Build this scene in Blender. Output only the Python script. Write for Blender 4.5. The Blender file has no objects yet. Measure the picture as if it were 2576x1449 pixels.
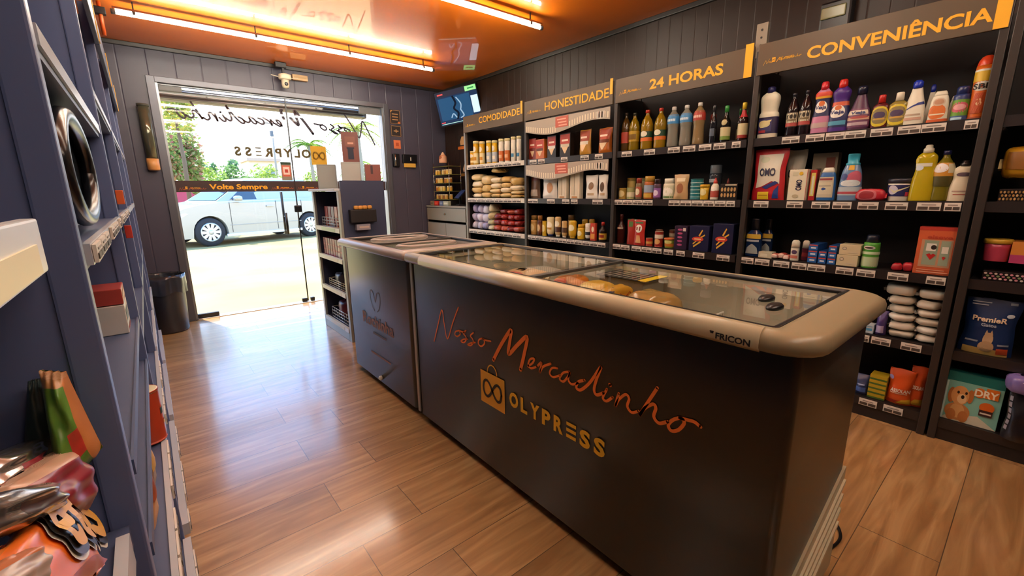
import bpy, bmesh, math, random
from math import sin, cos, pi, radians, sqrt, atan2, exp
from mathutils import Vector, Matrix

# ---------------------------------------------------------------- camera, world, sun, exposure
S = bpy.context.scene
COL = S.collection
EYE = Vector((0, 0, 1.22))
YAW, PITCH, ROLL = .689424, .218744, -.012643
cam_d = bpy.data.cameras.new('camera')
cam = bpy.data.objects.new('camera', cam_d)
COL.objects.link(cam)
fw = Vector((sin(YAW)*cos(PITCH), cos(YAW)*cos(PITCH), -sin(PITCH)))
rt = Vector((cos(YAW), -sin(YAW), 0))
up = rt.cross(fw)
r2 = cos(ROLL)*rt + sin(ROLL)*up
u2 = -sin(ROLL)*rt + cos(ROLL)*up
cam.matrix_world = Matrix(((r2.x, u2.x, -fw.x, EYE.x), (r2.y, u2.y, -fw.y, EYE.y), (r2.z, u2.z, -fw.z, EYE.z), (0, 0, 0, 1)))
cam_d.sensor_width = 36
cam_d.lens = 1098.8/2576*36
cam_d.clip_start = .02
S.camera = cam
S.view_settings.view_transform = 'Standard'
S.view_settings.look = 'None'
S.view_settings.gamma = 1
S.view_settings.use_curve_mapping = False
S.view_settings.exposure = 0.13

W = bpy.data.worlds.new('world')
S.world = W
W.use_nodes = True
nt = W.node_tree
nt.nodes.clear()
n_out = nt.nodes.new('ShaderNodeOutputWorld')
n_bg = nt.nodes.new('ShaderNodeBackground')
n_tc = nt.nodes.new('ShaderNodeTexCoord')
n_sp = nt.nodes.new('ShaderNodeSeparateXYZ')
n_rp = nt.nodes.new('ShaderNodeValToRGB')
nt.links.new(n_tc.outputs['Generated'], n_sp.inputs[0])
nt.links.new(n_sp.outputs['Z'], n_rp.inputs[0])
nt.links.new(n_rp.outputs[0], n_bg.inputs[0])
nt.links.new(n_bg.outputs[0], n_out.inputs[0])
n_bg.inputs[1].default_value = 3.0
cr = n_rp.color_ramp
cr.elements[0].position = 0.0
cr.elements[0].color = (1.0, .98, 1.0, 1)
cr.elements[1].position = 1.0
cr.elements[1].color = (.18, .42, 1.0, 1)
e = cr.elements.new(.17); e.color = (.95, .97, 1.05, 1)
e = cr.elements.new(.30); e.color = (.62, 1.1, 1.9, 1)
e = cr.elements.new(.55); e.color = (.36, .78, 1.5, 1)

def sun_light(d, strength):
    l = bpy.data.lights.new('sun', 'SUN')
    l.energy = strength
    l.angle = .009
    l.color = (1, .93, .78)
    o = bpy.data.objects.new('sun', l)
    o.rotation_euler = Vector(d).to_track_quat('-Z', 'Y').to_euler()
    o.location = (1, 12, 12)
    COL.objects.link(o)
sun_light((.125, -.394, -1), 14.0)

# ---------------------------------------------------------------- materials
MC = {}
def lin(h):
    h = h.lstrip('#')
    return tuple(((c/12.92) if c <= .04045 else ((c+.055)/1.055)**2.4) for c in (int(h[i:i+2], 16)/255 for i in (0, 2, 4)))
def M(h, r=.45, m=0.0, s=.5, e=0, coat=0):
    k = (h, r, m, s, e, coat)
    if k in MC: return MC[k]
    mt = bpy.data.materials.new('paint_' + h.strip('#'))
    mt.use_nodes = True
    b = mt.node_tree.nodes['Principled BSDF']
    b.inputs['Base Color'].default_value = (*lin(h), 1)
    b.inputs['Roughness'].default_value = r
    b.inputs['Metallic'].default_value = m
    b.inputs['Specular IOR Level'].default_value = s
    if coat: b.inputs['Coat Weight'].default_value = coat
    if e:
        b.inputs['Emission Color'].default_value = (*lin(h), 1)
        b.inputs['Emission Strength'].default_value = e
    MC[k] = mt
    return mt
def nodemat(name):
    mt = bpy.data.materials.new(name)
    mt.use_nodes = True
    t = mt.node_tree
    return mt, t, t.nodes['Principled BSDF']
def N(t, kind, **kw):
    n = t.nodes.new(kind)
    for k, v in kw.items(): setattr(n, k, v)
    return n
def mth(t, op, a, b=None, c=None):
    n = N(t, 'ShaderNodeMath', operation=op)
    for i, v in enumerate((a, b, c)):
        if v is None: continue
        if hasattr(v, 'links'): t.links.new(v, n.inputs[i])
        else: n.inputs[i].default_value = v
    return n.outputs[0]
def thin_glass(name, tint=(1, 1, 1), ior=1.5):
    mt = bpy.data.materials.new(name)
    mt.use_nodes = True
    t = mt.node_tree
    t.nodes.clear()
    o = N(t, 'ShaderNodeOutputMaterial')
    mx = N(t, 'ShaderNodeMixShader')
    tr = N(t, 'ShaderNodeBsdfTransparent')
    gl = N(t, 'ShaderNodeBsdfGlossy')
    fr = N(t, 'ShaderNodeFresnel')
    ge = N(t, 'ShaderNodeNewGeometry')
    t.links.new(mth(t, 'MULTIPLY_ADD', ge.outputs['Backfacing'], 1/ior-ior, ior), fr.inputs[0])
    tr.inputs[0].default_value = (*tint, 1)
    gl.inputs['Roughness'].default_value = 0
    t.links.new(fr.outputs[0], mx.inputs[0])
    t.links.new(tr.outputs[0], mx.inputs[1])
    t.links.new(gl.outputs[0], mx.inputs[2])
    t.links.new(mx.outputs[0], o.inputs[0])
    return mt

def wood_floor():
    mt, t, b = nodemat('wood_plank_tile')
    tc = N(t, 'ShaderNodeTexCoord')
    sp = N(t, 'ShaderNodeSeparateXYZ')
    t.links.new(tc.outputs['Object'], sp.inputs[0])
    x, y = sp.outputs[0], sp.outputs[1]
    row = mth(t, 'DIVIDE', mth(t, 'SUBTRACT', y, .04), .22)
    rf = mth(t, 'FLOOR', row)
    par = mth(t, 'FLOORED_MODULO', rf, 2)
    off = mth(t, 'MULTIPLY_ADD', par, -.235, .655)
    u = mth(t, 'DIVIDE', mth(t, 'SUBTRACT', x, off), 1.2)
    uf = mth(t, 'FLOOR', u)
    fy = mth(t, 'FRACT', row)
    fx = mth(t, 'FRACT', u)
    ey = mth(t, 'MULTIPLY', mth(t, 'MINIMUM', fy, mth(t, 'SUBTRACT', 1, fy)), .22)
    ex = mth(t, 'MULTIPLY', mth(t, 'MINIMUM', fx, mth(t, 'SUBTRACT', 1, fx)), 1.2)
    seam = mth(t, 'LESS_THAN', mth(t, 'MINIMUM', ey, ex), .0014)
    pid = N(t, 'ShaderNodeCombineXYZ')
    t.links.new(uf, pid.inputs[0]); t.links.new(rf, pid.inputs[1])
    wn = N(t, 'ShaderNodeTexWhiteNoise', noise_dimensions='3D')
    t.links.new(pid.outputs[0], wn.inputs['Vector'])
    # grain: stretched noise along the plank, shifted per plank
    gx = mth(t, 'MULTIPLY_ADD', wn.outputs['Value'], 9.0, mth(t, 'MULTIPLY', x, 1.6))
    gy = mth(t, 'MULTIPLY', y, 15)
    gv = N(t, 'ShaderNodeCombineXYZ')
    t.links.new(gx, gv.inputs[0]); t.links.new(gy, gv.inputs[1]); t.links.new(mth(t, 'MULTIPLY', rf, 3.7), gv.inputs[2])
    ns = N(t, 'ShaderNodeTexNoise')
    ns.inputs['Scale'].default_value = 1.3; ns.inputs['Detail'].default_value = 6; ns.inputs['Distortion'].default_value = 1.2
    t.links.new(gv.outputs[0], ns.inputs['Vector'])
    rp = N(t, 'ShaderNodeValToRGB')
    rp.color_ramp.elements[0].position = .3; rp.color_ramp.elements[0].color = (*lin('#90693f'), 1)
    rp.color_ramp.elements[1].position = .72; rp.color_ramp.elements[1].color = (*lin('#c09a68'), 1)
    el = rp.color_ramp.elements.new(.52); el.color = (*lin('#aa8152'), 1)
    t.links.new(ns.outputs['Fac'], rp.inputs[0])
    hv = N(t, 'ShaderNodeHueSaturation')
    t.links.new(mth(t, 'MULTIPLY_ADD', wn.outputs['Value'], .22, .89), hv.inputs['Value'])
    t.links.new(rp.outputs[0], hv.inputs['Color'])
    # knots
    vo = N(t, 'ShaderNodeTexVoronoi')
    vo.inputs['Scale'].default_value = 2.4
    kv = N(t, 'ShaderNodeMapping'); kv.inputs['Scale'].default_value = (.8, 1.6, 1)
    t.links.new(tc.outputs['Object'], kv.inputs[0]); t.links.new(kv.outputs[0], vo.inputs['Vector'])
    kn = mth(t, 'LESS_THAN', vo.outputs['Distance'], .03)
    mk = N(t, 'ShaderNodeMixRGB'); mk.inputs[2].default_value = (*lin('#4a2a16'), 1)
    t.links.new(mth(t, 'MULTIPLY', kn, .6), mk.inputs[0]); t.links.new(hv.outputs[0], mk.inputs[1])
    mx = N(t, 'ShaderNodeMixRGB'); mx.inputs[2].default_value = (*lin('#33241b'), 1)
    t.links.new(mth(t, 'MULTIPLY', seam, .8), mx.inputs[0]); t.links.new(mk.outputs[0], mx.inputs[1])
    t.links.new(mx.outputs[0], b.inputs['Base Color'])
    b.inputs['Roughness'].default_value = .35
    b.inputs['Coat Weight'].default_value = .75
    b.inputs['Coat Roughness'].default_value = .14
    b.inputs['Coat IOR'].default_value = 1.55
    b.inputs['Specular IOR Level'].default_value = .55
    bp = N(t, 'ShaderNodeBump'); bp.inputs['Strength'].default_value = .12; bp.inputs['Distance'].default_value = .003
    t.links.new(mth(t, 'SUBTRACT', ns.outputs['Fac'], mth(t, 'MULTIPLY', seam, 1.0)), bp.inputs['Height'])
    t.links.new(bp.outputs[0], b.inputs['Normal'])
    return mt
def slat_mat(name, col, axis, pitch, rough, spec, depth=.004, width=.06, strength=.6, coat=0):
    """PVC boards: a narrow groove every pitch metres along one axis."""
    mt, t, b = nodemat(name)
    tc = N(t, 'ShaderNodeTexCoord')
    sp = N(t, 'ShaderNodeSeparateXYZ')
    t.links.new(tc.outputs['Object'], sp.inputs[0])
    f = mth(t, 'FRACT', mth(t, 'DIVIDE', sp.outputs[axis], pitch))
    d = mth(t, 'MINIMUM', f, mth(t, 'SUBTRACT', 1, f))
    g = mth(t, 'MINIMUM', mth(t, 'DIVIDE', d, width), 1.0)
    bp = N(t, 'ShaderNodeBump'); bp.inputs['Strength'].default_value = strength; bp.inputs['Distance'].default_value = depth
    t.links.new(g, bp.inputs['Height']); t.links.new(bp.outputs[0], b.inputs['Normal'])
    ns = N(t, 'ShaderNodeTexNoise'); ns.inputs['Scale'].default_value = 2.0
    rp = N(t, 'ShaderNodeMixRGB', blend_type='MULTIPLY'); rp.inputs[0].default_value = .25
    rp.inputs[1].default_value = (*lin(col), 1)
    t.links.new(tc.outputs['Object'], ns.inputs['Vector']); t.links.new(ns.outputs['Fac'], rp.inputs[2])
    t.links.new(rp.outputs[0], b.inputs['Base Color'])
    b.inputs['Roughness'].default_value = rough
    b.inputs['Specular IOR Level'].default_value = spec
    if coat:
        b.inputs['Coat Weight'].default_value = 1; b.inputs['Coat IOR'].default_value = coat; b.inputs['Coat Roughness'].default_value = .03
    return mt
def noisy(name, c1, c2, scale, rough, bump=0, detail=5, spec=.4, metal=0):
    mt, t, b = nodemat(name)
    tc = N(t, 'ShaderNodeTexCoord')
    ns = N(t, 'ShaderNodeTexNoise'); ns.inputs['Scale'].default_value = scale; ns.inputs['Detail'].default_value = detail
    t.links.new(tc.outputs['Object'], ns.inputs['Vector'])
    rp = N(t, 'ShaderNodeValToRGB')
    rp.color_ramp.elements[0].position = .35; rp.color_ramp.elements[0].color = (*lin(c1), 1)
    rp.color_ramp.elements[1].position = .65; rp.color_ramp.elements[1].color = (*lin(c2), 1)
    t.links.new(ns.outputs['Fac'], rp.inputs[0]); t.links.new(rp.outputs[0], b.inputs['Base Color'])
    b.inputs['Roughness'].default_value = rough
    b.inputs['Specular IOR Level'].default_value = spec
    b.inputs['Metallic'].default_value = metal
    if bump:
        bp = N(t, 'ShaderNodeBump'); bp.inputs['Strength'].default_value = bump; bp.inputs['Distance'].default_value = .01
        t.links.new(ns.outputs['Fac'], bp.inputs['Height']); t.links.new(bp.outputs[0], b.inputs['Normal'])
    return mt

GLASS = thin_glass('window_glass')
LIDGLASS = thin_glass('lid_glass', (.93, .95, .93), 1.55)
BAGFILM = thin_glass('clear_bag', (.9, .9, .92), 1.45)

# ---------------------------------------------------------------- mesh helpers
class B:
    """Collects shapes, each with its own material slot, into ONE mesh."""
    def __init__(s): s.bm = bmesh.new(); s.mats = []
    def mi(s, m):
        if m not in s.mats: s.mats.append(m)
        return s.mats.index(m)
    def face(s, pts, m):
        vs = [s.bm.verts.new(p) for p in pts]
        try: f = s.bm.faces.new(vs)
        except ValueError: return None
        f.material_index = s.mi(m)
        return f
    def box(s, x0, x1, y0, y1, z0, z1, m, bev=0):
        r = bmesh.ops.create_cube(s.bm, size=1)
        for v in r['verts']:
            v.co = Vector(((x0+x1)/2 + v.co.x*(x1-x0), (y0+y1)/2 + v.co.y*(y1-y0), (z0+z1)/2 + v.co.z*(z1-z0)))
        fs = {f for v in r['verts'] for f in v.link_faces}
        k = s.mi(m)
        if bev:
            es = list({e for v in r['verts'] for e in v.link_edges})
            q = bmesh.ops.bevel(s.bm, geom=es, offset=bev, segments=2, affect='EDGES', profile=.6)
            fs = {f for f in fs if f.is_valid} | set(q['faces'])
            vv = {v for f in fs for v in f.verts}
            fs = {f for v in vv for f in v.link_faces}
        for f in fs: f.material_index = k
    def rings(s, rings, m, closed=True, cap0=True, cap1=True, smooth=True):
        k = s.mi(m)
        R = [[s.bm.verts.new(p) for p in r] for r in rings]
        n = len(R[0])
        for a, b in zip(R[:-1], R[1:]):
            for i in range(n if closed else n-1):
                j = (i+1) % n
                f = s.bm.faces.new((a[i], a[j], b[j], b[i])); f.material_index = k; f.smooth = smooth
        if cap0: f = s.bm.faces.new(R[0][::-1]); f.material_index = k
        if cap1: f = s.bm.faces.new(R[-1]); f.material_index = k
    def tube(s, pts, r, m, n=8, caps=True):
        pts = [Vector(p) for p in pts]
        rings = []
        side = None
        for i, p in enumerate(pts):
            d = (pts[min(i+1, len(pts)-1)] - pts[max(i-1, 0)]).normalized()
            if side is None:
                a = Vector((0, 0, 1)) if abs(d.z) < .9 else Vector((1, 0, 0))
                side = d.cross(a).normalized()
            else:
                side = (side - d*side.dot(d)).normalized()
            o = d.cross(side)
            rr = r[i] if isinstance(r, (list, tuple)) else r
            rings.append([p + (side*cos(2*pi*k/n) + o*sin(2*pi*k/n))*rr for k in range(n)])
        s.rings(rings, m, cap0=caps, cap1=caps)
    def prism(s, poly, f0, f1, m, smooth=False):
        """poly: 2D points; f0/f1 map a 2D point to 3D for the two faces."""
        k = s.mi(m)
        a = [s.bm.verts.new(f0(p)) for p in poly]
        b = [s.bm.verts.new(f1(p)) for p in poly]
        n = len(poly)
        s.bm.faces.new(a[::-1]).material_index = k
        s.bm.faces.new(b).material_index = k
        for i in range(n):
            f = s.bm.faces.new((a[i], a[(i+1) % n], b[(i+1) % n], b[i])); f.material_index = k; f.smooth = smooth
    def loft(s, sec, m, n=20, cap0=True, cap1=True, c=(0, 0)):
        s.rings([[(c[0]+x, c[1]+y, z) for x, y in sellipse(rx, ry, ex, n)] for z, rx, ry, ex in sec], m, cap0=cap0, cap1=cap1)
    def grid(s, fn, nu, nv, m, smooth=True):
        k0 = None if callable(m) else s.mi(m)
        V = [[s.bm.verts.new(fn(i/nu, j/nv)) for i in range(nu+1)] for j in range(nv+1)]
        for j in range(nv):
            for i in range(nu):
                f = s.bm.faces.new((V[j][i], V[j][i+1], V[j+1][i+1], V[j+1][i]))
                f.material_index = k0 if k0 is not None else s.mi(m((i+.5)/nu, (j+.5)/nv))
                f.smooth = smooth
    def mesh(s, name, fix=True):
        if fix: bmesh.ops.recalc_face_normals(s.bm, faces=s.bm.faces)
        me = bpy.data.meshes.new(name)
        s.bm.to_mesh(me); s.bm.free()
        for m in s.mats: me.materials.append(m)
        return me
    def obj(s, name, parent=None, loc=None, fix=True):
        o = bpy.data.objects.new(name, s.mesh(name, fix))
        COL.objects.link(o)
        if parent is not None: o.parent = parent
        if loc is not None: o.location = loc
        return o
def sellipse(rx, ry, ex, n):
    out = []
    for i in range(n):
        a = 2*pi*i/n
        ca, sa = cos(a), sin(a)
        out.append((rx*math.copysign(abs(ca)**(2/ex), ca), ry*math.copysign(abs(sa)**(2/ex), sa)))
    return out
def tag(o, label, cat, grp=None):
    o['label'] = label; o['category'] = cat
    if grp: o['group'] = grp
    return o
def structure(o): o['kind'] = 'structure'; return o
def empty(name, loc, rz=0, label=None, cat=None, grp=None):
    o = bpy.data.objects.new(name, None)
    o.empty_display_size = .05
    o.location = loc; o.rotation_euler = (0, 0, rz)
    COL.objects.link(o)
    if label: tag(o, label, cat, grp)
    return o
def copy_tree(o, parent=None):
    c = o.copy(); COL.objects.link(c); c.parent = parent
    for ch in list(o.children): copy_tree(ch, c)
    return c

TXT = {}
def text_polys(body, bold=.0):
    """Flat polygons of a line of lettering, scaled to cap height 1, centred on u, from v = 0."""
    k = (body, bold)
    if k in TXT: return TXT[k]
    c = bpy.data.curves.new('lettering', 'FONT')
    c.body = body; c.size = 1; c.offset = bold; c.resolution_u = 3
    o = bpy.data.objects.new('lettering', c)
    me = bpy.data.meshes.new_from_object(o)
    bpy.data.objects.remove(o)
    xs = [v.co.x for v in me.vertices] or [0]
    x0, x1 = min(xs), max(xs)
    h = .729
    P = [[((me.vertices[i].co.x - (x0+x1)/2)/h, me.vertices[i].co.y/h) for i in p.vertices] for p in me.polygons]
    TXT[k] = (P, (x1-x0)/h)
    bpy.data.meshes.remove(me)
    return TXT[k]
def catmull(P, n=6):
    out = []
    for i in range(len(P)-1):
        p0, p1, p2, p3 = P[max(i-1, 0)], P[i], P[i+1], P[min(i+2, len(P)-1)]
        for k in range(n):
            t = k/n
            out.append(tuple(.5*(2*b + (c-a)*t + (2*a-5*b+4*c-d)*t*t + (3*b-a-3*c+d)*t**3) for a, b, c, d in zip(p0, p1, p2, p3)))
    out.append(tuple(P[-1]))
    return out
def ribbon(P, w):
    """2D quads of a brush stroke of width w along smoothed points, with rounded ends."""
    P = catmull(P)
    L, R = [], []
    for i, p in enumerate(P):
        a, b = P[max(i-1, 0)], P[min(i+1, len(P)-1)]
        dx, dy = b[0]-a[0], b[1]-a[1]
        l = sqrt(dx*dx+dy*dy) or 1
        L.append((p[0]-dy/l*w/2, p[1]+dx/l*w/2)); R.append((p[0]+dy/l*w/2, p[1]-dx/l*w/2))
    q = [[R[i], R[i+1], L[i+1], L[i]] for i in range(len(P)-1)]
    for c in (P[0], P[-1]):
        q.append([(c[0]+w/2*cos(k*pi/4), c[1]+w/2*sin(k*pi/4)) for k in range(8)])
    return q

def wobj(b, name, parent):
    """Link shapes built in world coordinates as a part of parent (parent has location and z-turn only)."""
    mw = Matrix.Translation(parent.location) @ Matrix.Rotation(parent.rotation_euler.z, 4, 'Z')
    p = parent.parent
    while p is not None:
        mw = Matrix.Translation(p.location) @ Matrix.Rotation(p.rotation_euler.z, 4, 'Z') @ mw
        p = p.parent
    bmesh.ops.transform(b.bm, matrix=mw.inverted(), verts=b.bm.verts)
    return b.obj(name, parent)

# ---------------------------------------------------------------- the room
XW, XL, YF, YB, ZC = 3.2, -.5, 5.23, -1.7, 2.5       # right wall, left wall, entrance wall, rear wall, ceiling
DX0, DX1, DZ = .235, 2.355, 2.2                       # door opening
m_floor = wood_floor()
m_ceil = slat_mat('orange_pvc_ceiling', '#ff8418', 1, .1, .4, .1, .0012, .06, .2, 1.58)
m_wr = slat_mat('dark_pvc_wall_boards', '#33221a', 1, .1, .42, .4, .003, .05, .4)
m_wf = slat_mat('glare_tinted_pvc_boards', '#4f4c5c', 0, .2, .4, .45, .004, .04)  # blue-grey puts the daylight glare into this wall's colour
m_wb = slat_mat('dark_pvc_rear_boards', '#352a28', 0, .1, .38, .45)
m_dark = M('#1d191a', .45)
m_shelf = M('#1b1718', .5, 0, .35)
m_upr = M('#3a332f', .4, .3)
m_alu = M('#8b8d90', .35, .8)
m_grey = M('#6d6e70', .45)
m_rail = M('#2a2424', .3)
m_white = M('#e8e4dc', .4)
m_ytext = M('#f7b322', .5)
m_otext = M('#e06a28', .45)

b = B(); b.box(XL-.05, XW+.05, YB, YF+.1, -.06, 0, m_floor); structure(b.obj('floor'))
b = B(); b.box(XL-.05, XW+.05, YB, YF+.1, ZC, ZC+.06, m_ceil); structure(b.obj('ceiling'))
b = B(); b.box(XW, XW+.08, YB, YF+.1, 0, ZC, m_wr); structure(b.obj('wall_right'))
b = B(); b.box(XL-.08, XL, YB, YF+.1, 0, ZC, m_wr); structure(b.obj('wall_left'))
b = B(); b.box(XL, XW, YB-.08, YB, 0, ZC, m_wb); structure(b.obj('wall_rear'))
b = B()
b.box(XL, DX0, YF, YF+.1, 0, ZC, m_wf); b.box(DX1, XW, YF, YF+.1, 0, ZC, m_wf); b.box(DX0, DX1, YF, YF+.1, DZ, ZC, m_wf)
structure(b.obj('wall_front'))
m_trim = M('#2b2624', .4)
b = B(); b.box(XL, XW, YF-.022, YF, ZC-.035, ZC, m_trim, .004); structure(b.obj('trim_1'))
b = B(); b.box(XW-.022, XW, YB, YF-.03, ZC-.035, ZC, m_trim, .004); structure(b.obj('trim_2'))
# metal frame round the opening
m_frame = M('#5f6068', .4, .5)
b = B()
for x0, x1, z0, z1 in ((DX0-.06, DX0, 0, DZ+.05), (DX1, DX1+.06, 0, DZ+.05), (DX0, DX1, DZ, DZ+.05)):
    b.box(x0, x1, YF-.018, YF, z0, z1, m_frame, .003)
structure(b.obj('trim_3'))
b = B(); b.box(DX0-.002, DX0+.018, YF, YF+.1, 0, DZ, m_alu); b.box(DX1-.018, DX1+.002, YF, YF+.1, 0, DZ, m_alu); structure(b.obj('trim_4'))
# low sill under the doors
b = B(); b.box(DX0, DX1, YF+.0, YF+.1, 0, .006, M('#b9b5ac', .5)); structure(b.obj('trim_5'))

# ---------------------------------------------------------------- handwriting of the shop (0..1 wide, y up), drawn stroke by stroke
SCRIPT = [('N', 0.0055, [(0.0, 0.0), (0.033, 0.0682), (0.0663, 0.1319), (0.0783, 0.0816), (0.0957, 0.0343), (0.1337, 0.0999), (0.1733, 0.1626)]),
    ('o', 0.0054, [(0.1743, 0.0837), (0.151, 0.0742), (0.1452, 0.0619), (0.1594, 0.0595), (0.1781, 0.0718), (0.1742, 0.0826), (0.189, 0.083), (0.2072, 0.0844)]),
    ('s', 0.0053, [(0.2141, 0.0934), (0.1961, 0.08), (0.2083, 0.0736), (0.214, 0.0634), (0.1995, 0.049), (0.1811, 0.0479), (0.1965, 0.0584), (0.2212, 0.0653)]),
    ('s', 0.0051, [(0.256, 0.0964), (0.238, 0.0816), (0.2497, 0.0738), (0.2525, 0.0632), (0.2387, 0.0491), (0.221, 0.0469), (0.2383, 0.0568), (0.2646, 0.0664)]),
    ('o', 0.0055, [(0.303, 0.0902), (0.2845, 0.0793), (0.2822, 0.066), (0.296, 0.0622), (0.3128, 0.0742), (0.3125, 0.0856), (0.3013, 0.0887), (0.319, 0.0883), (0.3465, 0.0916)]),
    ('M', 0.0122, [(0.3575, 0.0358), (0.3989, 0.0975), (0.4423, 0.1503), (0.4383, 0.1196), (0.4304, 0.0756), (0.4719, 0.1149), (0.5108, 0.1473), (0.499, 0.0955), (0.4828, 0.0442)]),
    ('e', 0.0061, [(0.5134, 0.0648), (0.5321, 0.0787), (0.5395, 0.0932), (0.5241, 0.0878), (0.5153, 0.0699), (0.5259, 0.0625), (0.5504, 0.0747)]),
    ('r', 0.0067, [(0.5504, 0.0747), (0.567, 0.0916), (0.5653, 0.0781), (0.5612, 0.0624), (0.5741, 0.0821), (0.6014, 0.0987)]),
    ('c', 0.0056, [(0.6257, 0.0942), (0.6065, 0.0881), (0.5983, 0.0715), (0.6112, 0.0652), (0.634, 0.0778)]),
    ('a', 0.0061, [(0.6662, 0.0978), (0.6461, 0.0884), (0.6342, 0.0687), (0.6476, 0.0658), (0.6634, 0.0859), (0.6683, 0.0973), (0.6636, 0.0766), (0.6751, 0.068), (0.6949, 0.0781)]),
    ('d', 0.0077, [(0.7149, 0.0921), (0.6958, 0.0808), (0.6903, 0.0644), (0.7051, 0.0641), (0.7328, 0.0936), (0.7627, 0.1415), (0.7515, 0.1085), (0.7449, 0.0793), (0.753, 0.0687), (0.7718, 0.0807)]),
    ('i', 0.0067, [(0.7813, 0.0932), (0.771, 0.0689), (0.7813, 0.0641), (0.7978, 0.0798)]),
    ('dot', 0.0079, [(0.7885, 0.1069), (0.7902, 0.1053)]),
    ('n', 0.0065, [(0.8138, 0.095), (0.8058, 0.0612), (0.8145, 0.0806), (0.8318, 0.0991), (0.8409, 0.0924), (0.8372, 0.0736), (0.8488, 0.0637), (0.8653, 0.0733)]),
    ('h', 0.0074, [(0.9059, 0.1408), (0.8892, 0.1074), (0.8681, 0.0645), (0.8806, 0.0866), (0.8989, 0.1025), (0.9054, 0.0958), (0.9021, 0.0762), (0.9145, 0.0665), (0.9327, 0.0778)]),
    ('o', 0.0072, [(0.9579, 0.0968), (0.9439, 0.0862), (0.9352, 0.0714), (0.9423, 0.062), (0.9566, 0.0701), (0.9675, 0.0887), (0.9637, 0.0963), (0.9572, 0.0962), (0.9736, 0.0989), (0.9875, 0.1006), (1.0, 0.0958)])]
def script_polys(f=1, lo=0):
    return [(k, ribbon(P, max(w*f, lo))) for k, w, P in SCRIPT]

# ---------------------------------------------------------------- glass doors
DY = YF + .045
def flat_text(b, body, cx, z, h, put, m, width=None, bold=.0, mirror=False, italic=0):
    """Lettering of cap height h laid by put(u, v) -> 3D."""
    P, w = text_polys(body, bold)
    sx = (width/w) if width else h
    for p in P:
        q = [((-u if mirror else u)*sx + italic*v*h, v*h) for u, v in p]
        b.face([put(cx+a, z+c) for a, c in q], m)
def emblem_bag(b, put, cx, z0, w, h, m, mi, mirror=False, handle=True):
    """Yellow shopping bag with a lying figure of eight."""
    sg = -1 if mirror else 1
    n = 10
    b.face([put(cx-w/2, z0), put(cx+w/2, z0), put(cx+w/2, z0+h), put(cx-w/2, z0+h)], m)
    def ln(P, ww, mm, lift):
        for q in ribbon(P, ww): b.face([put(x, y, lift) for x, y in q], mm)
    ex = [(cx + sg*w*.36*cos(t)/(1+sin(t)**2)*1.05, z0+h*.5 + w*.62*sin(t)*cos(t)/(1+sin(t)**2)) for t in [pi*2*k/20 for k in range(21)]]
    ln(ex, w*.075, mi, .0009)
    if handle: ln([(cx+w*.2*cos(t), z0+h+w*.24*sin(t)) for t in [pi*k/6 for k in range(7)]], w*.035, m, 0)
def mini_logo(b, put, cx, cz, w, m1, m2, mi):
    for k, P in script_polys():
        for q in P: b.face([put(cx+(x-.5)*w, cz+.008+(y-.25)*w) for x, y in q], m1)
    emblem_bag(b, put, cx-w*.22, cz-.030, .018, .024, m2, mi, handle=False)
    flat_text(b, 'OLYPRESS', cx+w*.12, cz-.026, .012, put, m2, bold=.02)

m_black = M('#0d0d12', .35)
m_chrome = M('#b8b8b4', .2, 1)
m_band = M('#3b2524', .5)
m_ink = M('#3b3644', .6)
m_oink = M('#5e5024', .6)
def door(name, x0, x1, left):
    b = B(); b.box(x0, x1, DY-.005, DY+.005, .012, DZ-.012, GLASS)
    d = structure(b.obj(name))
    put = lambda u, v, l=0: (u, DY-.0062-l, v)
    b = B(); b.box(x0, x1, DY-.0075, DY-.0055, 1.247, 1.353, m_band); ban = b.obj('door_banner', d)
    b = B(); put2 = lambda u, v, l=0: (u, DY-.0085-l, v)
    if left:
        flat_text(b, 'Volte Sempre', .775, 1.272, .05, put2, m_ytext, width=.51, bold=.03)
        for cx in (.385, 1.175): mini_logo(b, put2, cx, 1.305, .22, m_otext, m_ytext, m_band)
    else:
        for cx in (1.43, 2.2): mini_logo(b, put2, cx, 1.305, .22, m_otext, m_ytext, m_band)
    b.obj('banner_lettering', ban, fix=False)
    b = B()
    for k, P in script_polys(1.15, .0085):
        for q in P:
            q2 = [(2.245-x*1.948, 1.782+y*1.93+x*.02) for x, y in q]
            cxx = sum(a for a, c in q2)/len(q2)
            if (cxx < 1.3) == left and x0+.01 < min(a for a, c in q2) and max(a for a, c in q2) < x1-.005:
                b.face([(a, DY+.0058, c) for a, c in q2], m_ink)
    b.obj('script_lettering', d, fix=False); b = B()
    for i, ch in enumerate('OLYPRESS'):
        x = 1.453-.0924*i
        if (x < 1.3) != left: continue
        if ch == 'E':
            for k in range(3): b.face([(x-.026, DY+.0058, 1.604+.036*k), (x+.026, DY+.0058, 1.604+.036*k), (x+.026, DY+.0058, 1.617+.036*k), (x-.026, DY+.0058, 1.617+.036*k)], m_oink)
        else: flat_text(b, ch, x, 1.604, .085, lambda u, v: (u, DY+.0058, v), m_oink, bold=.045, mirror=True)
    b.obj('block_lettering', d, fix=False)
    if not left:
        b = B(); m_yb = M('#d8a92c', .6)
        emblem_bag(b, lambda u, v, l=0: (u, DY+.0058-l*12, v), 1.585, 1.53, .165, .2, m_yb, M('#6b5316', .6), mirror=True, handle=False)
        b.obj('bag_emblem', d, fix=False)
    return d
d1 = door('door_1', DX0+.02, 1.295, True)
d2 = door('door_2', 1.303, DX1-.02, False)
b = B(); b.box(1.2935, 1.3045, DY-.007, DY+.007, .012, DZ-.012, m_black); b.obj('edge_seal', d1)
b = B(); b.box(1.262, 1.338, DY-.03, DY-.008, 1.022-.0, 1.098, m_black, .012)
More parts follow.
